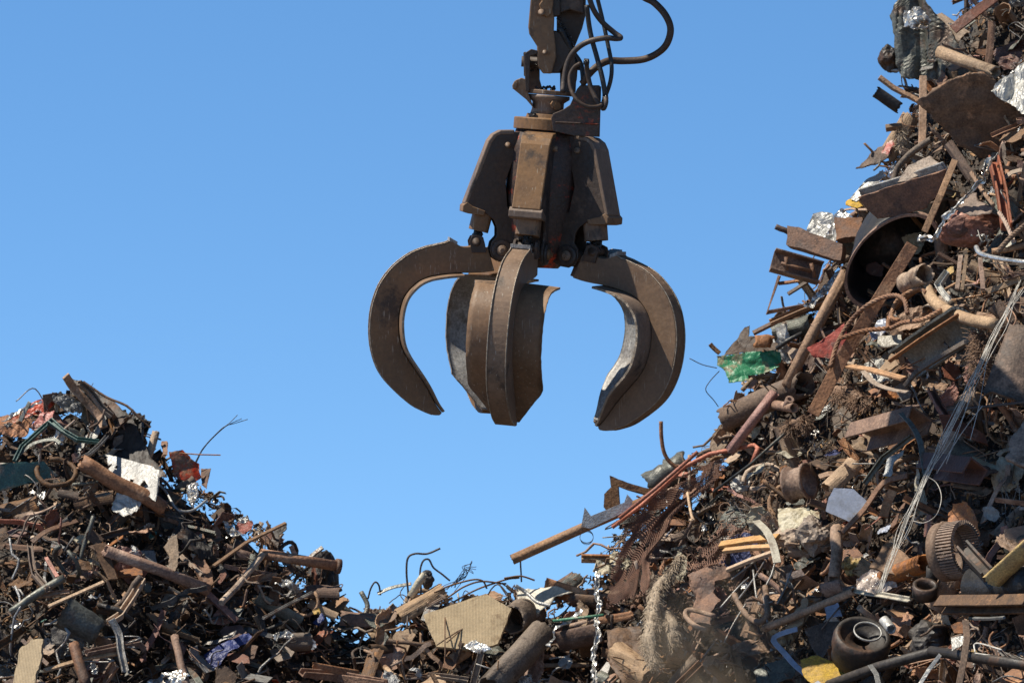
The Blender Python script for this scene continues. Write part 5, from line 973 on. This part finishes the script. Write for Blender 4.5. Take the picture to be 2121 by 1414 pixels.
# ============================== LOOSE PIECES ==============================
def zone(px, py):
    if px < 730: side = 'left heap'
    elif px < 1240: return ('on the crest of' if py - sil(px) < 60 else 'deep in') + ' the saddle between heaps'
    else: side = 'right heap'
    s = sil(px); 
    if py - s < 90: return 'on the ' + side + ' crest'
    if side == 'left heap': return 'on the ' + side + (' middle slope' if py < 1250 else ' foot')
    return 'on the ' + side + (' upper slope' if py < 620 else ' middle slope' if py < 1000 else ' lower slope')
def proto(kind, k):
    q = random.Random(kind * 97 + k); mb = MB(); u = V((0, 0, 1)); n_ = noise.noise
    def crv(L, b, n=7): 
        s = q.random() * 50; return [V((L * (i / (n - 1) - .5), b * n_(V((i * .45, s, 0))) * 2, b * n_(V((i * .45, s, 9))) * 2)) for i in range(n)]
    if kind == 0: sweep(mb, crv(1, .10), flatp(.13, .018), hint=u)
    elif kind == 1: tube(mb, crv(1, .03), .06, 10, hollow=.012, dent=.12)
    elif kind == 2: sweep(mb, crv(1, .03, 4), lp_(.11, .11, .016), hint=u)
    elif kind == 3:
        pl = [V((math.cos(a) * .5 * q.uniform(.5, 1.1), math.sin(a) * .36 * q.uniform(.5, 1.1), 0)) for a in [i * 6.283 / 7 for i in range(7)]]
        crumple(mb, pl, .10, .012, 3, 1.7, .03, seed=k * 3 + 1)
    elif kind == 4:
        pl = [V((math.cos(a) * .5 * q.uniform(.55, 1), math.sin(a) * .30 * q.uniform(.6, 1), 0)) for a in [i * 6.283 / 6 for i in range(6)]]
        crumple(mb, pl, .02, .03, 2, 1.2, .02, seed=k * 5 + 2)
    elif kind == 5: tube(mb, cat_rom([V((q.uniform(-.5, .5), q.uniform(-.25, .25), q.uniform(-.15, .15))) for i in range(6)], 6), .008, 5)
    elif kind == 6: tube(mb, crv(1, .12, 9), .022, 7)
    elif kind == 7:
        pl = [V((math.cos(a) * .5 * q.uniform(.35, 1), math.sin(a) * .3 * q.uniform(.25, 1.1), 0)) for a in [i * 6.283 / 9 for i in range(9)]]
        crumple(mb, pl, .24, .008, 4, 1.9, .07, seed=k * 7 + 3)
    elif kind == 8: sweep(mb, crv(1, .02, 4), up_(.17, .10, .018), hint=u)
    elif kind == 9:
        arc = q.uniform(110, 250); vs = []; N = 16
        for rr in (.22, .20):
            for i in range(5):
                for j in range(N + 1):
                    t = rad(arc * (j / N - .5)); vs.append(V((i / 4 - .5 + .05 * n_(V((j * .8, i * 2, k))) * (i in (0, 4)), math.sin(t) * rr, math.cos(t) * rr * (1 + .25 * n_(V((i * .6, j * .3, k)))))))
        m1 = N + 1; o2 = m1 * 5; fs = []
        for i in range(4):
            for j in range(N): f = [i * m1 + j, i * m1 + j + 1, (i + 1) * m1 + j + 1, (i + 1) * m1 + j]; fs += [f, [x + o2 for x in f][::-1]]
        for i in range(4):
            for j in (0, N): a, b = i * m1 + j, (i + 1) * m1 + j; fs.append([a, b, b + o2, a + o2])
        for j in range(N):
            for i in (0, 4): a, b = i * m1 + j, i * m1 + j + 1; fs.append([a, b, b + o2, a + o2])
        mb.add(vs, fs, 0, False)
    elif kind == 10:
        pts = cat_rom([V((-.5, 0, 0)), V((-.1, .05, 0)), V((.12, .2, .05)), V((.2, .5, .05))], 4) if k % 2 else [V((math.cos(t) * .4, math.sin(t) * .4, .06 * n_(V((t, k, 0))))) for t in [i * .42 for i in range(14)]]
        tube(mb, pts, .05, 8)
    elif kind == 11:
        a, b = q.uniform(.3, .5), q.uniform(.2, .35); c = q.uniform(.15, .35)
        slab(mb, [V((-.5, -b, 0)), V((.2, -b, 0)), V((.2, b, 0)), V((-.5, b, 0))], u, .03)
        slab(mb, [V((.2, -b, 0)), V((.2 + c * .6, -b * .8, c)), V((.2 + c * .6, b * .8, c)), V((.2, b, 0))], V((-.85, 0, .5)).normalized(), .03)
    return mb
KINDS = [  # name, category, noun, count, (min,max length in photo px), materials
    ('steel_strip', 'strip', 'steel strip', 290, (26, 95), 'rust dust dust rustd tan steel pink'),
    ('scrap_pipe', 'pipe', 'pipe offcut', 110, (35, 100), 'rust dust tan rustd orange'),
    ('angle_bar', 'bar', 'angle bar', 120, (35, 100), 'rust dust rustd tan greym'),
    ('sheet_fragment', 'metal sheet', 'bent sheet fragment', 295, (28, 95), 'rust rustd dust tan greym galv orange cream brick'),
    ('plate_offcut', 'plate', 'torn plate offcut', 290, (22, 75), 'rust dust rustd orange brick tan'),
    ('wire_piece', 'wire', 'loose wire', 290, (50, 150), 'wired rustd rust steel'),
    ('bent_rod', 'rod', 'bent rod', 290, (40, 130), 'rust dust rustd tan steel'),
    ('foil_scrap', 'crumpled metal', 'crumpled shiny metal scrap', 200, (12, 38), 'alu galv alu steel alu'),
    ('channel_offcut', 'channel', 'channel offcut', 130, (35, 95), 'rust dust rustd tan'),
    ('curved_plate', 'curved plate', 'curled plate', 160, (30, 80), 'rust rustd dust greym tan'),
    ('bent_tube', 'tube', 'bent tube', 100, (30, 80), 'rust dust rustd tan'),
    ('folded_bracket', 'bracket', 'folded bracket', 130, (20, 55), 'rust dust orange rustd steel'),
    ('painted_fragment', 'painted scrap', 'painted metal fragment', 70, (12, 34), 'white cream red teal blue yellow lblue cream white'),
]
MN = {'dark': 'black', 'rust': 'rusty brown', 'dust': 'dusty brown', 'rustd': 'dark rusty', 'tan': 'pale tan dusty', 'steel': 'dull grey', 'pink': 'pinkish', 'orange': 'orange rusty', 'greym': 'grey-green', 'galv': 'pale grey', 'cream': 'cream', 'brick': 'red-brown', 'wired': 'blackened', 'alu': 'bright silver', 'white': 'white', 'red': 'red', 'teal': 'teal', 'blue': 'blue', 'yellow': 'yellow', 'green': 'green', 'lblue': 'pale blue'}
def rnd_pixel(hi=1450):
    while True:
        x = R.uniform(-60, 2190); y = R.uniform(-60, hi)
        if y < sil(x) + 3: continue
        if x > 1200 and R.random() < .0: continue
        return x, y
def fill():
    for ki, (name, cat, noun, cnt, (l0, l1), mats) in enumerate(KINDS):
        ms = mats.split(); pk = min(ki, 11) if ki != 12 else 3
        protos = []
        for k in range(7): 
            mb = proto(pk, k); protos.append((mb, k))
        meshes = {}
        for c in range(cnt):
            x, y = rnd_pixel(); 
            if R.random() < .10:                  # ragged crest
                x = R.uniform(-40, 2100); y = sil(x) + R.uniform(2, 22)
            if y < -60: continue
            m = R.choice(ms)
            if x < 780 and R.random() < .55 and m in ('tan', 'orange', 'dust', 'cream', 'rust'): m = R.choice(('rustd', 'dark', 'greym', 'dark'))  # left heap's shade painted in by swapping to darker materials
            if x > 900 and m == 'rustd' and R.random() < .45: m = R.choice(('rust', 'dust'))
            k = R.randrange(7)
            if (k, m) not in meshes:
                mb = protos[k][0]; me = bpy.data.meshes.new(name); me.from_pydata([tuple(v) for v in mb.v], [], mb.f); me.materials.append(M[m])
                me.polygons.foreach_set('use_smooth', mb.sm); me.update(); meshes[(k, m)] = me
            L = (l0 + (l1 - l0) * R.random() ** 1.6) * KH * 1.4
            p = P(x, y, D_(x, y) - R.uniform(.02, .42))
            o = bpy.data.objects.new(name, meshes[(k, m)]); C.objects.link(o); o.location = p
            # lie roughly along the slope, with scatter
            sl_ = V((R.gauss(0, 1), R.gauss(0, .55), R.gauss(0, .75))); 
            if sl_.length < .1: sl_ = V((1, 0, 0))
            nrm = V((-.42 if x > 1000 else .1, -.55, .85)) + V((R.gauss(0, .5), R.gauss(0, .4), R.gauss(0, .5)))
            X = sl_.normalized(); Zq = (nrm - X * nrm.dot(X)).normalized(); Yq = Zq.cross(X)
            if y - sil(x) < 25: X = (X + UP * R.uniform(-.3, .8)).normalized(); Yq = Zq.cross(X).normalized(); Zq = X.cross(Yq)
            o.rotation_euler = Matrix((X, Yq, Zq)).transposed().to_euler()
            wd = R.uniform(.6, 1.5) if pk not in (5, 6, 10, 1) else R.uniform(.9, 1.2)
            wd = min(wd * L, .42) if pk not in (5,) else L
            if pk in (0, 1, 2, 8): wd = max(.14, min(.42, L * R.uniform(.6, 1.1)))
            o.scale = (L, wd, wd if pk in (1, 2, 6, 8, 9, 10) else L)
            size = 'small' if L < (l0 + (l1 - l0) * .3) * KH * 1.4 else 'medium' if L < (l0 + (l1 - l0) * .62) * KH * 1.4 else 'long' if pk in (0, 1, 2, 5, 6, 8) else 'large'
            lab = '%s %s %s loose %s' % (size, MN[m], noun, zone(x, y))
            tag(o, lab, cat, noun + 's ' + zone(x, y))
fill()
def debris():
    for name, m, cnt, (s0, s1), lab in (('fine_scrap', 'frag', 13000, (5, 26), 'countless small rusty shards and slivers covering both heaps'), ('fine_dark_scrap', 'fragd', 7500, (6, 34), 'countless small blackened shards filling gaps in the heaps'), ('bright_specks', 'fragm', 1300, (3, 13), 'countless tiny bright metal flakes scattered over the heaps')):
        vs = []; fs = []
        cache = {}
        for c in range(cnt):
            x, y = rnd_pixel(1440)
            if R.random() < .08: x = R.uniform(-40, 2100); y = sil(x) + R.uniform(-4, 20)
            kk = (int(x / 9), int(y / 9))
            if kk not in cache: cache[kk] = D_(kk[0] * 9 + 4, kk[1] * 9 + 4)
            p = P(x, y, cache[kk] - R.uniform(-.12, .17)); L = (s0 + (s1 - s0) * R.random() ** 2) * KH; typ = R.random()
            a = V((R.gauss(0, 1), R.gauss(0, 1), R.gauss(0, 1))).normalized(); b = a.orthogonal().normalized(); cc = a.cross(b); an = R.random() * 6.28; b, cc = b * math.cos(an) + cc * math.sin(an), cc * math.cos(an) - b * math.sin(an)
            o = len(vs)
            if typ < .45:      # sliver, bent
                w_ = L * R.uniform(.06, .2); bend = cc * L * R.uniform(-.25, .25); t = cc * .004
                ring = [p - a * L / 2 - b * w_, p - a * L / 2 + b * w_, p + bend + b * w_ * 1.1, p + bend - b * w_ * 1.1, p + a * L / 2 + b * w_ * .6, p + a * L / 2 - b * w_ * .6]
                vs += ring + [q + t for q in ring]; fs += [[o, o + 1, o + 2, o + 3], [o + 3, o + 2, o + 4, o + 5], [o + 9, o + 8, o + 7, o + 6], [o + 11, o + 10, o + 8, o + 9], [o, o + 3, o + 9, o + 6], [o + 3, o + 5, o + 11, o + 9], [o + 1, o + 7, o + 8, o + 2], [o + 2, o + 8, o + 10, o + 4], [o, o + 6, o + 7, o + 1], [o + 4, o + 10, o + 11, o + 5]]
            elif typ < .8:     # torn chip
                n = R.randint(4, 6); t = cc * .006; ring = []
                for i in range(n):
                    g_ = i / n * 6.283; ring.append(p + a * math.cos(g_) * L * .42 * R.uniform(.4, 1) + b * math.sin(g_) * L * .34 * R.uniform(.4, 1) + cc * L * R.uniform(-.12, .12))
                vs += ring + [q + t for q in ring]; fs += [list(range(o, o + n))[::-1], list(range(o + n, o + 2 * n))] + [[o + i, o + (i + 1) % n, o + n + (i + 1) % n, o + n + i] for i in range(n)]
            else:              # curved stick
                n = 5; w_ = max(.003, L * .035); bend = R.uniform(-.5, .5)
                for i in range(n):
                    t = i / (n - 1) - .5; q = p + a * L * t + b * L * bend * (t * t * 2 - .2)
                    vs += [q + b * w_, q - b * w_ * .5 + cc * w_, q - b * w_ * .5 - cc * w_]
                for i in range(n - 1):
                    for j in range(3): fs.append([o + i * 3 + j, o + i * 3 + (j + 1) % 3, o + i * 3 + 3 + (j + 1) % 3, o + i * 3 + 3 + j])
                fs += [[o, o + 2, o + 1], [o + (n - 1) * 3 + j for j in range(3)]]
        mb = MB(); mb.v = [V(v) for v in vs]; mb.f = fs; mb.mi = [0] * len(fs); mb.sm = [False] * len(fs)
        tag(mb.build(name, m), lab, 'scrap debris', kind='stuff')
debris()
